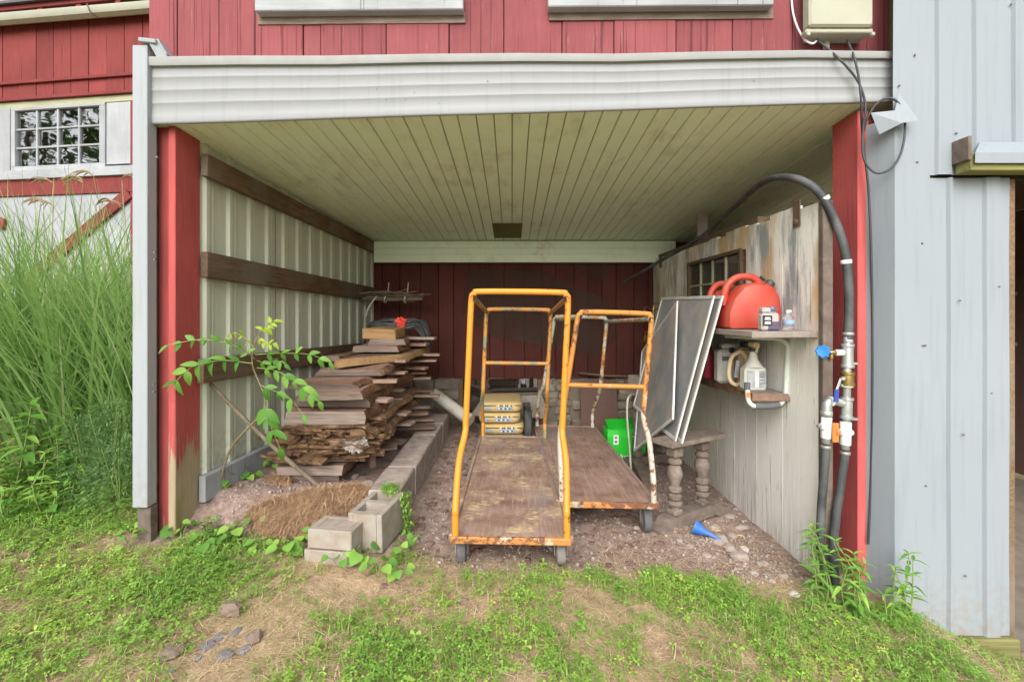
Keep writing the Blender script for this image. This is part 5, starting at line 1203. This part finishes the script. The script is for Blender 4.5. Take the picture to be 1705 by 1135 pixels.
# ------------------------------------------------------------------ funnel and loose stones
c = PZ(1172, 893, -.07); T = Thing('funnel', c, 'blue plastic funnel lying on the gravel by the trestle foot', 'funnel')
c.z = ZG(c.x, c.y) + .035; ax = Vector((.75, -.5, -.25))
T.part('cone', MB().lathe([(.012, .075), (.014, .03), (.042, -.045), (.045, -.05), (.045, -.056), (.040, -.05)], c, ax, 18), 'blue_funnel', smooth=40)
T.part('spout', MB().tube([c + ax.normalized() * .07, c + ax.normalized() * .10], [.010, .008], 10), 'blue_funnel', smooth=60)
rnd = random.Random(21)
def put_rock(px, py, rpx, mat, label, grp, flat=.5, z0=None):
    z = 0.0; 
    for _ in range(6):
        q = PZ(px, py, z); z = ZG(q.x, q.y)
    r = rpx / F * q.y; solo('stone', rock((q.x, q.y, z + r * flat * .35), r, rnd.randint(0, 9999), flat), mat, label, 'stone', grp)
for px, py, r, m_ in ((1215, 915, 15, 'stone'), (1232, 930, 17, 'stone'), (1240, 915, 9, 'stone_pale'), (1270, 940, 10, 'stone'), (1195, 900, 16, 'stone'), (1175, 925, 8, 'stone'), (1255, 955, 8, 'stone'), (1305, 960, 8, 'stone'), (1322, 990, 9, 'stone_pale'), (1285, 968, 9, 'stone'), (1345, 968, 10, 'stone'), (1218, 893, 10, 'stone'), (1235, 880, 9, 'stone'), (1150, 910, 7, 'stone'), (1190, 880, 9, 'stone'), (1215, 860, 8, 'stone'), (1130, 900, 8, 'stone'), (1100, 880, 6, 'stone'), (1060, 880, 7, 'stone'), (1030, 870, 6, 'stone')):
    put_rock(px, py, r, m_, 'broken pale stone lying on the dirt between trestle and plank wall', 'broken stones on the dirt floor', .5)
for px, py, r in ((288, 1082, 22), (345, 1075, 14), (362, 1062, 13), (392, 1052, 10), (420, 1060, 14), (375, 1090, 12), (408, 1080, 12), (330, 1095, 10), (283, 1118, 8), (770, 1000, 10), (675, 985, 8)):
    put_rock(px, py, r, 'slate' if r < 20 and px < 500 else 'stone_brown', 'flat grey slate shard lying in the foreground grass', 'slate shards in the grass', .30)
put_rock(383, 1020, 17, 'stone_brown', 'brown rounded rock standing up in the grass near the slate shards', None, .9)
put_rock(425, 1065, 12, 'stone_brown', 'upright wedge-shaped stone beside the slate shards', None, 1.3)
for px, py, r in ((720, 840, 12), (755, 860, 9), (700, 880, 10), (735, 800, 10), (715, 905, 9), (640, 975, 8), (745, 770, 7)):
    put_rock(px, py, r, 'ply_brown', 'reddish flat stone chip on the dirt beside the kerb', 'reddish chips by the kerb', .35)
for px, py, r in ((612, 872 - 60, 12), (590, 795, 9)):
    put_rock(px, py, r, 'stone', 'grey fieldstone by the foot of the lumber pile', 'fieldstones by the pile', .7)
def stick(pts, r, label):
    q = []
    for px, py in pts:
        z = 0.1
        for _ in range(5): w = PZ(px, py, z); z = ZG(w.x, w.y) + .012
        q.append(w)
    solo('stick', MB().tube(q, [r, r * .9, r * .6], 6, 4), 'dead_stick', label, 'stick', smooth=60)
stick([(42, 940), (65, 908), (98, 880)], .010, 'grey forked twig lying on the thin grass at the left')
stick([(0, 928), (18, 918), (36, 908)], .008, 'short dry twig at the edge of the bare patch')
stick([(56, 880), (72, 882), (88, 886)], .010, 'pale wood splinter lying in the clover')

for k, pts in enumerate(([(757, 895, 2.27), (748, 935, 2.22), (735, 975, 2.12), (722, 1008, 2.03)], [(868, 905, 2.27), (858, 925, 2.25), (846, 945, 2.28)], [(768, 910, 2.27), (766, 950, 2.23), (778, 985, 2.10)])):
    q = [P(*p) for p in pts]; e = q[-1]; e.z = max(e.z, ZG(e.x, e.y)) if k else ZG(e.x, e.y)
    solo('dry_stalk', MB().tube(q, .0013, 5, 5), 'bare_pole', ('long dry stalk hanging from the orange cart corner to the grass', 'short dry stalk under the middle of the orange cart front', 'thin dry stalk bowed down beside the orange cart wheel')[k], 'stalk')
for px, py, a in ((1195, 884, .2), (1233, 889, -.5)):
    q = PZ(px, py, -.08); q.z = ZG(q.x, q.y) + .008; d = Vector((math.cos(a), math.sin(a), 0)) * .022
    solo('yellow_scrap', MB().tube([q - d, q + Vector((0, 0, .006)), q + d], .0035, 6, 3), 'bag_paper', 'small yellow plastic scrap on the dirt near the blue funnel', 'scrap', 'yellow scraps')

rnd = random.Random(31)
for k in range(6):
    x0 = -1.60 + .05 * k; y0 = 4.80 + .02 * (k % 3); d = rnd.choice((-1, 1))
    q = [Vector((x0, y0, 1.50)), Vector((x0 + .16, y0 - .02, 1.51 + rnd.uniform(-.01, .02))), Vector((x0 + .34, y0 - .03, 1.50 + rnd.uniform(-.03, .03))), Vector((x0 + .44 + rnd.uniform(0, .1), y0 - .04, 1.49 + rnd.uniform(-.07, .06)))]
    solo('twig', MB().tube(q, [.009, .008, .006, .004], 6, 4), 'dead_stick', 'crooked dry twig laid on the bundle of thin tubes in the corner', 'twig', 'twigs on the tube bundle', smooth=60)

# ------------------------------------------------------------------ vegetation
class VN:                                        # value noise on a lattice, vectorised
    def __init__(s, seed): s.g = np.random.RandomState(seed).uniform(0, 1, (64, 64))
    def __call__(s, x, y, f):
        x = np.asarray(x) * f + 100; y = np.asarray(y) * f + 100; i = np.floor(x).astype(int); j = np.floor(y).astype(int); u = sstep(x - i); v = sstep(y - j); g = s.g
        a = lambda p, q: g[(i + p) % 64, (j + q) % 64]
        return (a(0, 0) * (1 - u) + a(1, 0) * u) * (1 - v) + (a(0, 1) * (1 - u) + a(1, 1) * u) * v
N1, N2, N3 = VN(1), VN(2), VN(3)
def cover_density(x, y):
    """0..1 how green the ground is, from the patches seen in the photograph"""
    d = .24 * N1(x, y, 2.1) + .36 * N2(x, y, 6.5) + .40 * N3(x, y, 14.0)
    d = d + .10 * sstep((-1.2 - x) / 1.0) + .10 * sstep((1.7 - y) / .5)
    for cx, cy, r, s in ((.75, 2.28, .22, .35), (.5, 2.30, .15, .3), (1.0, 2.15, .3, .15), (1.25, 2.05, .35, .12), (.15, 2.18, .15, .2), (-.65, 2.35, .12, .3), (1.75, 2.05, .3, .22), (-1.4, 2.2, .35, .25), (-2.6, 2.6, .8, .3),
                         (-1.45, 1.85, .3, .15), (-.3, 1.7, .35, .2), (1.2, 1.65, .5, .1), (-.45, 2.05, .28, -.25), (.3, 1.95, .35, -.12), (-2.2, 2.15, .35, -.3), (-1.7, 2.3, .2, -.12), (2.0, 1.7, .3, -.15), (-1.35, 1.62, .25, -.25), (1.45, 2.38, .35, -.25), (-1.0, 1.75, .15, -.2)):
        d = d + s * np.exp(-((x - cx) ** 2 + (y - cy) ** 2) / (r * r))
    bay = sstep((x + 1.9) / .1) * sstep((2.0 - x) / .1)
    lim = np.where(x < -.62, 2.62, 2.43)
    lim = lim + .16 * (N2(x, y, 7.0) - .5) + .10 * (N3(x, y, 17.0) - .5)
    d = d * (1 - bay * sstep((y - lim + .22) / .30))
    return d
def free(x, y):                                   # outside walls, blocks, trim
    ok = np.ones(len(x), bool)
    ok &= ~((x > -2.03) & (x < -1.78) & (y > 2.30))
    ok &= ~((x > 1.80) & (y > 2.28))
    ok &= ~((x > -1.06) & (x < -.62) & (y > 2.26))
    ok &= ~((x > -1.95) & (x < -1.72) & (y > 2.6))
    ok &= ~((x > -.95) & (x < -.68) & (y > 2.0) & (y < 2.18))
    return ok
def sample(n, x0, x1, y0, y1, lo, hi):
    x = RS.uniform(x0, x1, n); y = RS.uniform(y0, y1, n); d = cover_density(x, y); p = np.clip((d - lo) / (hi - lo), 0, 1)
    k = (RS.uniform(0, 1, n) < p) & free(x, y); return x[k], y[k], d[k]
AREA = (-4.3, 3.6, .75, 2.75)
# small round leaves in threes
tv = [(0, 0, 0)]; tf = []
for k in range(3):
    a = 2 * math.pi * k / 3; o = len(tv)
    for r, da, z in ((.45, -.42, .05), (.95, -.36, .02), (1.05, 0, -.05), (.95, .36, .02), (.45, .42, .05)): tv.append((r * math.cos(a + da), r * math.sin(a + da), z))
    tf += [(0, o, o + 1, o + 2), (0, o + 2, o + 3, o + 4)]
x, y, d = sample(150000, *AREA, .35, 1.0)
n = len(x); hgt = RS.uniform(.006, .035, n) * (.5 + d)
V, Fc = scatter(np.array(tv), np.array(tf), np.stack([x, y, zb(x, y) + hgt], 1), rotmats(RS.uniform(0, 6.3, n), RS.normal(0, .38, n)), RS.uniform(.007, .0155, n) * np.where(RS.uniform(0, 1, n) < .12, 1.6, 1.0))
o = link('clover_cover', np_mesh('clover_cover', V, Fc, np.repeat(np.clip(.25 + .45 * N3(x, y, 4) + RS.normal(0, .16, n), 0, 1), len(tv))), 'cover_leaf'); tag(o, 'low clover and creeping weeds covering the lawn in front of the barn', 'ground cover', kind='stuff')
# grass blades
def blades(name, x, y, z, L, wid, yaw, lean, curl, segs, var, mat, label, cat, twist=0.0):
    n = len(x); s = np.linspace(0, 1, segs + 1); ang = lean[:, None] + curl[:, None] * s[None]      # angle from vertical along the blade
    dx = np.sin(ang); dz = np.cos(ang); st = L[:, None] / segs
    px = np.concatenate([np.zeros((n, 1)), np.cumsum(dx[:, :-1] * st, 1)], 1); pz = np.concatenate([np.zeros((n, 1)), np.cumsum(dz[:, :-1] * st, 1)], 1)
    cx_, sy_ = np.cos(yaw)[:, None], np.sin(yaw)[:, None]; X = x[:, None] + px * cx_; Y = y[:, None] + px * sy_; Z = z[:, None] + pz
    w = wid[:, None] * (1 - s[None] ** 2.2) * .5 + wid[:, None] * .04; tw = twist * s[None]
    ox, oy = -sy_ * w, cx_ * w
    V = np.stack([np.stack([X - ox, Y - oy, Z], -1), np.stack([X + ox, Y + oy, Z], -1)], 2).reshape(n, -1, 3)
    b = np.array([(2 * i, 2 * i + 1, 2 * i + 3, 2 * i + 2) for i in range(segs)]); k = V.shape[1]
    Fc = (b[None] + (np.arange(n) * k)[:, None, None]).reshape(-1, 4)
    me = np_mesh(name, V.reshape(-1, 3), Fc, np.repeat(var, k)); return me
x, y, d = sample(90000, *AREA, .34, 1.08); n = len(x)
me = blades('lawn_grass', x, y, zb(x, y) - .004, RS.uniform(.018, .075, n) * (.6 + .7 * d), RS.uniform(.002, .0045, n), RS.uniform(0, 6.3, n), RS.uniform(.1, .9, n), RS.uniform(.1, 1.0, n), 3, np.clip(.2 + .5 * N3(x, y, 3.1) + RS.normal(0, .2, n), 0, 1), 'cover_grass', '', '')
tag(link('lawn_grass', me, 'cover_grass'), 'short tufted grass growing through the thatch in front of the barn', 'grass', kind='stuff')
# dry straw
n = 42000; x = RS.uniform(-4.3, 3.4, n); y = RS.uniform(.75, 2.75, n); k = free(x, y) & ~((x > -.6) & (x < 1.62) & (y > 2.55)) & (RS.uniform(0, 1, n) < np.where((x > -.6) & (y > 2.35), .35, 1.0)); x, y = x[k], y[k]
n2 = 1500; x = np.concatenate([x, RS.uniform(.5, 1.6, n2)]); y = np.concatenate([y, RS.uniform(2.4, 3.0, n2)]); n = len(x)
me = blades('straw_litter', x, y, zb(x, y) + RS.uniform(.002, .012, n), RS.uniform(.02, .10, n), RS.uniform(.0012, .0028, n), RS.uniform(0, 6.3, n), RS.uniform(1.3, 1.62, n), RS.uniform(-.1, .35, n), 3, RS.uniform(0, 1, n), 'straw', '', '')
tag(link('straw_litter', me, 'straw'), 'dry tan straw and dead stems strewn over the ground', 'straw', kind='stuff')
# small gravel and chips on the dirt
n = 3200; x = np.concatenate([RS.uniform(-.6, 1.6, n), RS.uniform(1.0, 1.62, 900), RS.uniform(-1.7, -.7, 500)]); y = np.concatenate([2.3 + RS.power(.8, n) * 2.8, RS.uniform(2.4, 3.4, 900), RS.uniform(2.5, 3.0, 500)]); n = len(x)
tvb = np.array([(-1, -1, -.6), (1, -.8, -.6), (.8, 1, -.6), (-.9, .9, -.6), (-.6, -.5, .6), (.5, -.6, .5), (.6, .5, .6), (-.5, .6, .4)], float); tfb = np.array([(3, 2, 1, 0), (4, 5, 6, 7), (0, 1, 5, 4), (1, 2, 6, 5), (2, 3, 7, 6), (3, 0, 4, 7)])
sc = (RS.power(.35, n) * .009 + .003)[:, None] * RS.uniform(.6, 1.3, (n, 3))
V, Fc = scatter(tvb, tfb, np.stack([x, y, zb(x, y) + sc[:, 2] * .3], 1), rotmats(RS.uniform(0, 6.3, n), RS.normal(0, .25, n)), sc)
tag(link('gravel', np_mesh('gravel', V, Fc), 'stone'), 'small gravel and crumbled stone scattered on the dirt floor', 'gravel', kind='stuff')
n = 500; x = RS.uniform(-.6, .9, n); y = RS.uniform(2.35, 4.8, n); sc = RS.uniform(.008, .035, n)[:, None] * np.stack([RS.uniform(.6, 1.3, n), RS.uniform(.3, .7, n), np.full(n, .12)], 1)
k = np.concatenate([np.arange(n)]); V, Fc = scatter(tvb, tfb, np.stack([x, y, zb(x, y) + .005], 1), rotmats(RS.uniform(0, 6.3, n), RS.normal(0, .2, n)), sc)
tag(link('bark_litter', np_mesh('bark_litter', V, Fc), 'ply_brown'), 'reddish bark chips littering the dirt around the carts', 'bark', kind='stuff')

# leaves as objects -----------------------------------------------------------
def leaf_mesh(name, shape, fold=.18, droop=.25, rows=6):
    """unit-long leaf along +x, normal +z"""
    v = []; 
    for i in range(rows + 1):
        s = i / rows; w = shape(s); z = -droop * s * s
        v += [(s, -w, z + fold * w), (s, 0, z), (s, w, z + fold * w)]
    f = [(3 * i + j, 3 * i + 3 + j, 3 * i + 4 + j, 3 * i + 1 + j) for i in range(rows) for j in range(2)]
    me = bpy.data.meshes.new(name); me.from_pydata(v, [], f); me.polygons.foreach_set('use_smooth', [True] * len(f)); return me
oval = lambda s: .23 * math.sin(math.pi * min(1, s ** .75)) ** .8 + .004
heart = lambda s: (.50 * math.sqrt(max(0, 1 - ((s - .36) / .40) ** 2)) if s < .36 else .5 * (1 - ((s - .36) / .64) ** 1.7)) + .004
lance = lambda s: .13 * math.sin(math.pi * min(1, s ** .7)) ** .9 + .003
LM = {}
for mname in ('sapling_leaf', 'sapling_young'):
    LM[mname] = [leaf_mesh('leaf', oval, .25, d) for d in (.12, .35, .6)]
LM['weed_heart'] = [leaf_mesh('leaf', heart, .22, d) for d in (.1, .3)]
LM['weed_oval'] = [leaf_mesh('leaf', oval, .25, d) for d in (.2, .5)]
LM['weed_lance'] = [leaf_mesh('leaf', lance, .3, d) for d in (.15, .4, .7)]
for k_, m_ in (('sapling_leaf', 'sapling_leaf'), ('sapling_young', 'sapling_young'), ('weed_heart', 'weed_leaf'), ('weed_oval', 'weed_leaf'), ('weed_lance', 'weed_leaf')):
    for me in LM[k_]: me.materials.append(M[m_])
def leaf(par, base, kind, pos, d, nrm, size, name='leaf'):
    d = Vector(d).normalized(); nrm = Vector(nrm); y_ = nrm.cross(d)
    if y_.length < 1e-3: y_ = d.orthogonal()
    y_.normalize(); z_ = d.cross(y_); Mx = Matrix((d, y_, z_)).transposed()
    o = bpy.data.objects.new(name, random.choice(LM[kind])); COL.objects.link(o); o.parent = par
    o.location = Vector(pos) - Vector(base); o.rotation_euler = Mx.to_euler(); o.scale = (size, size * random.uniform(.85, 1.15), size); return o

# sapling
rnd = random.Random(14)
T = Thing('sapling', PZ(364, 812, .21), 'young sapling with compound green leaves growing by the metal wall', 'sapling')
st = [P(364, 812, 2.76), P(385, 745, 2.72), P(434, 690, 2.64), P(441, 662, 2.62), P(431, 635, 2.61), P(420, 605, 2.60), P(424, 572, 2.59), P(437, 546, 2.58)]
T.part('stem', MB().tube(st, [.007, .0065, .006, .0055, .005, .0045, .004, .003], 8, 5), 'brown_stem', smooth=60)
def frond(pts, n, size, kind, yr=(0, 0)):
    q = crom([Vector(p) for p in pts], 6); br = T.part('branch', MB().tube(pts, [.003, .0025, .0015], 6, 5), 'green_stem', smooth=60); w = br['_w']
    for i in range(n):
        t = (.15 + .85 * i / max(1, n - 1)) * (len(q) - 1); k = min(int(t), len(q) - 2); p = q[k].lerp(q[k + 1], t - k); d = (q[k + 1] - q[k]).normalized()
        for s in ((-1, 1) if i < n - 1 else (0,)):
            if rnd.random() < .10: continue
            side = Vector((0, -1, 0)).cross(d); dd = d * .6 + side * s * .75 + Vector((rnd.uniform(-.2, .2), rnd.uniform(-.35, .1), -.35 + rnd.uniform(-.35, .15)))
            leaf(br, w, kind, p, dd, (rnd.uniform(-.4, .4), -.75, .65 + rnd.uniform(-.3, .3)), size * rnd.uniform(.75, 1.2) * .85)
F_ = lambda L, Y: [P(x, y, Y + (dy[0] if dy else 0)) for x, y, *dy in L]
frond(F_([(424, 597), (395, 577, -.08), (340, 565, -.16), (280, 574, -.20)], 2.56), 8, .062, 'sapling_leaf')
frond(F_([(421, 605), (370, 600, -.08), (318, 612, -.14), (278, 652, -.18)], 2.54), 7, .085, 'sapling_leaf')
frond(F_([(425, 590), (470, 588), (515, 590), (548, 602)], 2.62), 6, .07, 'sapling_leaf')
frond(F_([(428, 612), (462, 618), (500, 640), (530, 668)], 2.55), 7, .085, 'sapling_leaf')
frond(F_([(432, 640), (455, 650), (480, 660), (505, 690)], 2.60), 4, .09, 'sapling_leaf')
frond(F_([(440, 672), (445, 690), (452, 712), (466, 745)], 2.58), 4, .11, 'sapling_leaf')
frond(F_([(424, 580), (405, 560), (390, 555), (378, 560)], 2.58), 5, .045, 'sapling_young')
frond(F_([(434, 552), (440, 545), (448, 540), (455, 534)], 2.57), 5, .06, 'sapling_young')
frond(F_([(430, 560), (436, 568), (446, 572), (455, 570)], 2.57), 4, .05, 'sapling_young')
frond(F_([(428, 600), (445, 605), (460, 600), (474, 606)], 2.64), 5, .06, 'sapling_leaf')

# broad-leaved weeds left of the corner trim
def weed(c, h, nodes, size, kind, label, grp, name='weed_plant', spread=.25, stems=1):
    T = Thing(name, c, label, 'weed', grp); c = Vector(c)
    for s_ in range(stems):
        a = rnd.uniform(0, 6.3); top = c + Vector((math.cos(a) * spread * h, math.sin(a) * spread * h, h * rnd.uniform(.75, 1.05))); b = c + Vector((math.cos(a), math.sin(a), 0)) * .02 * s_; b.z -= .02
        mid = (b + top) / 2 + Vector((rnd.uniform(-.05, .05), rnd.uniform(-.05, .05), .03)) * h * 2; q = crom([b, mid, top], 8)
        st_ = T.part('stem', MB().tube([b, mid, top], [.0045, .0035, .002], 6, 5), 'green_stem', smooth=60); w = st_['_w']; ph = rnd.uniform(0, 6)
        for i in range(nodes):
            t = .22 + .78 * i / (nodes - 1); p = q[min(len(q) - 1, int(t * (len(q) - 1)))]; ph += 1.7
            for s in ((0, math.pi) if i < nodes - 1 else (0, 2.1, 4.2)):
                d = Vector((math.cos(ph + s), math.sin(ph + s), rnd.uniform(-.1, .5) + (.4 if t > .9 else 0))); leaf(st_, w, kind, p, d, (d.x * -.2, d.y * -.2 - .15, 1), size * rnd.uniform(.7, 1.15) * (1.1 - .45 * t))
WG = 'leafy weeds beside the ornamental grass'
for px, py, Y, h, nd, sz in ((20, 640, 2.75, .62, 8, .13), (60, 700, 2.85, .50, 7, .12), (5, 760, 2.62, .40, 6, .11), (90, 730, 2.80, .42, 7, .10), (45, 780, 2.60, .33, 6, .10), (110, 790, 2.72, .30, 6, .09), (75, 820, 2.55, .24, 5, .09), (-30, 720, 2.7, .55, 7, .12), (140, 745, 3.0, .45, 6, .09), (15, 850, 2.45, .20, 5, .08), (165, 690, 3.0, .62, 7, .10)):
    q = P(px, py, Y); weed((q.x, q.y, ZG(q.x, q.y)), h, nd, sz, 'weed_oval' if nd != 6 else 'weed_lance', 'broad-leaved green weed growing in front of the tall ornamental grass', WG, stems=2)
SGr = 'smartweed at the right post foot'
for px, Y, h, nd in ((1368, 2.28, .34, 6), (1392, 2.24, .42, 7), (1420, 2.26, .36, 6), (1410, 2.18, .22, 5), (1450, 2.22, .30, 6), (1372, 2.18, .18, 5), (1490, 2.20, .30, 6), (1440, 2.12, .17, 5), (1515, 2.17, .26, 5), (1340, 2.15, .13, 4), (1475, 2.10, .15, 4)):
    xx = (px - CX) / F * Y; weed((xx, Y, ZG(xx, Y)), h, nd, .085, 'weed_lance', 'slender smartweed with narrow pointed leaves at the right post foot', SGr, name='smartweed', spread=.22, stems=2)
# heart-leaved vines in the left corner and round the blocks
VG = 'heart-leaved violets by the left post'
for px, py, nl, sz in ((300, 880, 7, .05), (350, 870, 8, .045), (392, 862, 6, .05), (425, 830, 6, .045), (335, 905, 8, .05), (380, 905, 7, .045), (440, 905, 7, .05), (480, 915, 8, .05), (505, 890, 5, .045), (410, 790, 6, .045), (380, 800, 5, .045), (455, 770, 5, .04), (345, 840, 6, .045), (500, 850, 5, .04), (608, 925, 9, .055), (630, 950, 8, .05), (660, 955, 6, .04), (565, 935, 7, .045), (690, 900, 5, .035), (245, 870, 6, .04), (215, 900, 6, .04), (668, 912, 6, .04)):
    z = .1
    for _ in range(6): q = PZ(px, py, z); z = ZG(q.x, q.y) + .03
    c = Vector((q.x, q.y, z - .03)); T = Thing('violet_plant', c, 'small heart-leaved green plant in the corner by the left post and kerb blocks', 'plant', VG)
    for i in range(nl):
        a = rnd.uniform(0, 6.3); r = rnd.uniform(.015, .07); e = c + Vector((math.cos(a) * r, math.sin(a) * r, rnd.uniform(.02, .075)))
        s_ = T.part('stem', MB().tube([c + Vector((0, 0, -.01)), (c + e) / 2 + Vector((0, 0, .015)), e], .0012, 4, 2), 'green_stem'); d = Vector((math.cos(a), math.sin(a), -.25)); leaf(s_, s_['_w'], 'weed_heart', e - d * .01, d, (rnd.uniform(-.3, .3), -.35, 1), sz * rnd.uniform(.8, 1.25))
# cuttings draped over the kerb end
n = 650; t = RS.uniform(0, 1, n); xx = np.where(t > .45, -.632, -.70) + .05 * np.clip(t - .45, 0, 1) + np.abs(RS.normal(0, .018, n)) - .13 * np.clip(.4 - t, 0, 1); zz = np.where(t < .45, .272 + RS.uniform(0, .025, n), .272 - (t - .45) * .40); yy = 2.66 - .06 * t + RS.normal(0, .03, n)
lt = np.array([(0, -.0, 0), (.35, -.22, .05), (1, 0, -.1), (.35, .22, .05)]); V, Fc = scatter(lt, np.array([(0, 1, 2, 3)]), np.stack([xx, yy, zz], 1), rotmats(RS.uniform(0, 6.3, n), RS.normal(-.3, .6, n)), RS.uniform(.012, .032, n))
tag(link('plant_cuttings', np_mesh('plant_cuttings', V, Fc, np.repeat(np.clip(RS.normal(.35, .25, n), 0, 1), 4)), 'cover_leaf'), 'wilted green cuttings draped over the end of the block kerb', 'cuttings', kind='stuff')

# tall ornamental grass
T = Thing('ornamental_grass', (-3.3, 3.45, .3), 'tall arching clump of ornamental grass with pale seed heads beside the barn', 'grass clump')
def clump(n, hmin, hmax, mat, seg, spread, name, lo=.08, hi=.75):
    c = RS.randint(0, 6, n); CXs = np.array([-2.75, -3.15, -3.55, -3.95, -3.0, -3.8]); CYs = np.array([3.45, 3.3, 3.5, 3.35, 3.75, 3.8])
    x = CXs[c] + RS.normal(0, spread, n); y = CYs[c] + RS.normal(0, spread, n); L = RS.uniform(hmin, hmax, n); yaw = RS.uniform(0, 6.3, n)
    bad = x + np.cos(yaw) * L * .5 > -2.15; yaw = np.where(bad, math.pi - yaw + RS.normal(0, .3, n), yaw); k = x < -2.2
    x, y, L, yaw = x[k], y[k], L[k], yaw[k]; n = len(x)
    me = blades(name, x, y, zb(x, y) - .02, L, RS.uniform(.007, .017, n), yaw, RS.uniform(lo, hi * .45, n), RS.uniform(.1, 1.25, n) * hi, seg, np.clip(RS.normal(.5, .25, n), 0, 1), mat, '', '')
    o = link(name, me, mat, T.o, -T.loc); o['kind'] = 'stuff'
clump(3900, 1.15, 2.25, 'reed', 10, .17, 'blades', .06, 1.12); clump(650, .35, 1.1, 'reed_dead', 6, .16, 'dead_blades', .3, 1.6)
for k in range(8):
    px = rnd.uniform(0, 215); py = rnd.uniform(290, 345); top = P(px, py, rnd.uniform(3.2, 3.6)); b = Vector((min(-2.4, top.x + rnd.uniform(-.3, .2)), 3.45, .3)); mid = (b + top) / 2 + Vector((.03, -.05, .1))
    stl = T.part('stalk', MB().tube([b, mid, top], [.003, .0025, .0018], 5, 5), 'plume'); sgn = rnd.choice((-1, 1))
    for j in range(6):
        a = rnd.uniform(-.5, .5); L = rnd.uniform(.14, .24); e = [top + Vector((sgn * L * s * .75, a * s * .12, L * (.75 * s - .95 * s * s * (.7 + .2 * j / 6)))) for s in (0, .25, .5, .75, 1)]
        T.part('seed_head', MB().tube(e, [.0025, .004, .004, .0035, .0015], 5, 3), 'plume', stl)
# feathery weed by the corner trim
for px, py, Y, h in ((185, 760, 2.75, .58), (150, 770, 2.85, .50), (200, 800, 2.62, .38)):
    q = P(px, py, Y); c = Vector((q.x, q.y, ZG(q.x, q.y))); T = Thing('feathery_weed', c, 'fine feathery grey-green weed growing beside the white corner trim', 'weed', 'feathery weeds'); n = 1500
    a = RS.uniform(0, 6.3, n); r = np.sqrt(RS.uniform(0, 1, n)) * .20; z = RS.uniform(.05, 1, n) * h; r = r * (1.15 - z / h * .7); xx = np.minimum(c.x + r * np.cos(a), -2.02); V, Fc = scatter(lt, np.array([(0, 1, 2, 3)]), np.stack([xx, c.y + r * np.sin(a), c.z + z], 1), rotmats(a + RS.normal(0, .5, n), RS.normal(.4, .4, n)), RS.uniform(.02, .05, n)[:, None] * np.array([[1, .45, 1]]))
    o = link('foliage', np_mesh('foliage', V, Fc, np.repeat(RS.uniform(0, 1, n), 4)), 'feathery_leaf', T.o, -c); o['kind'] = 'stuff'
    for j in range(4): a_ = rnd.uniform(0, 6.3); T.part('stem', MB().tube([c, c + Vector((math.cos(a_) * .05, math.sin(a_) * .05, h * .5)), c + Vector((math.cos(a_) * .10, math.sin(a_) * .10, h * .95))], .003, 5, 3), 'green_stem')
# low undergrowth at the left under the tall grass
n = 9000; x = RS.uniform(-4.4, -2.05, n); y = RS.uniform(2.45, 3.4, n); z = zb(x, y) + RS.uniform(.01, .14, n) * sstep((y - 2.4) / .5)
V, Fc = scatter(lt, np.array([(0, 1, 2, 3)]), np.stack([x, y, z], 1), rotmats(RS.uniform(0, 6.3, n), RS.normal(.1, .45, n)), RS.uniform(.02, .055, n))
tag(link('undergrowth', np_mesh('undergrowth', V, Fc, np.repeat(np.clip(RS.normal(.4, .25, n), 0, 1), 4)), 'cover_leaf'), 'dense low green undergrowth beneath the ornamental grass', 'undergrowth', kind='stuff')

# trees across the yard, seen mirrored in the window panes
for tx, ty, th, cr in ((-15.5, -6.0, 10.5, 3.3), (-11.0, -10.5, 9.0, 2.8), (-20, -3.0, 11, 3.4)):
    g_ = ZG(tx, ty); T = Thing('yard_tree', (tx, ty, g_), 'broad leafy yard tree standing across the lawn from the barn', 'tree', 'yard trees')
    T.part('trunk', MB().tube([(tx, ty, g_ - .2), (tx + .1, ty, g_ + th * .3), (tx - .1, ty + .1, g_ + th * .7)], [.28, .2, .08], 10, 4), 'bark', smooth=60)
    for j in range(5): a_ = j * 1.3; T.part('limb', MB().tube([(tx, ty, g_ + th * (.3 + .06 * j)), (tx + math.cos(a_) * cr * .4, ty + math.sin(a_) * cr * .4, g_ + th * (.45 + .06 * j)), (tx + math.cos(a_) * cr * .75, ty + math.sin(a_) * cr * .75, g_ + th * (.55 + .06 * j))], [.10, .07, .03], 7, 3), 'bark', smooth=60)
    n = 4200; cl = RS.normal(0, 1, (40, 3)); cl = cl / np.linalg.norm(cl, axis=1)[:, None] * RS.uniform(.45, 1, (40, 1)) * np.array([cr, cr, th * .33]); k = RS.randint(0, 40, n)
    p = cl[k] + RS.normal(0, .42, (n, 3)) + np.array([tx, ty, g_ + th * .62]); V, Fc = scatter(lt, np.array([(0, 1, 2, 3)]), p, rotmats(RS.uniform(0, 6.3, n), RS.normal(0, .7, n)), RS.uniform(.22, .45, n))
    o = link('crown', np_mesh('crown', V, Fc, np.repeat(RS.uniform(0, 1, n), 4)), 'tree_leaf', T.o, -T.loc)
for o in WTMP:
    if '_w' in o: del o['_w']
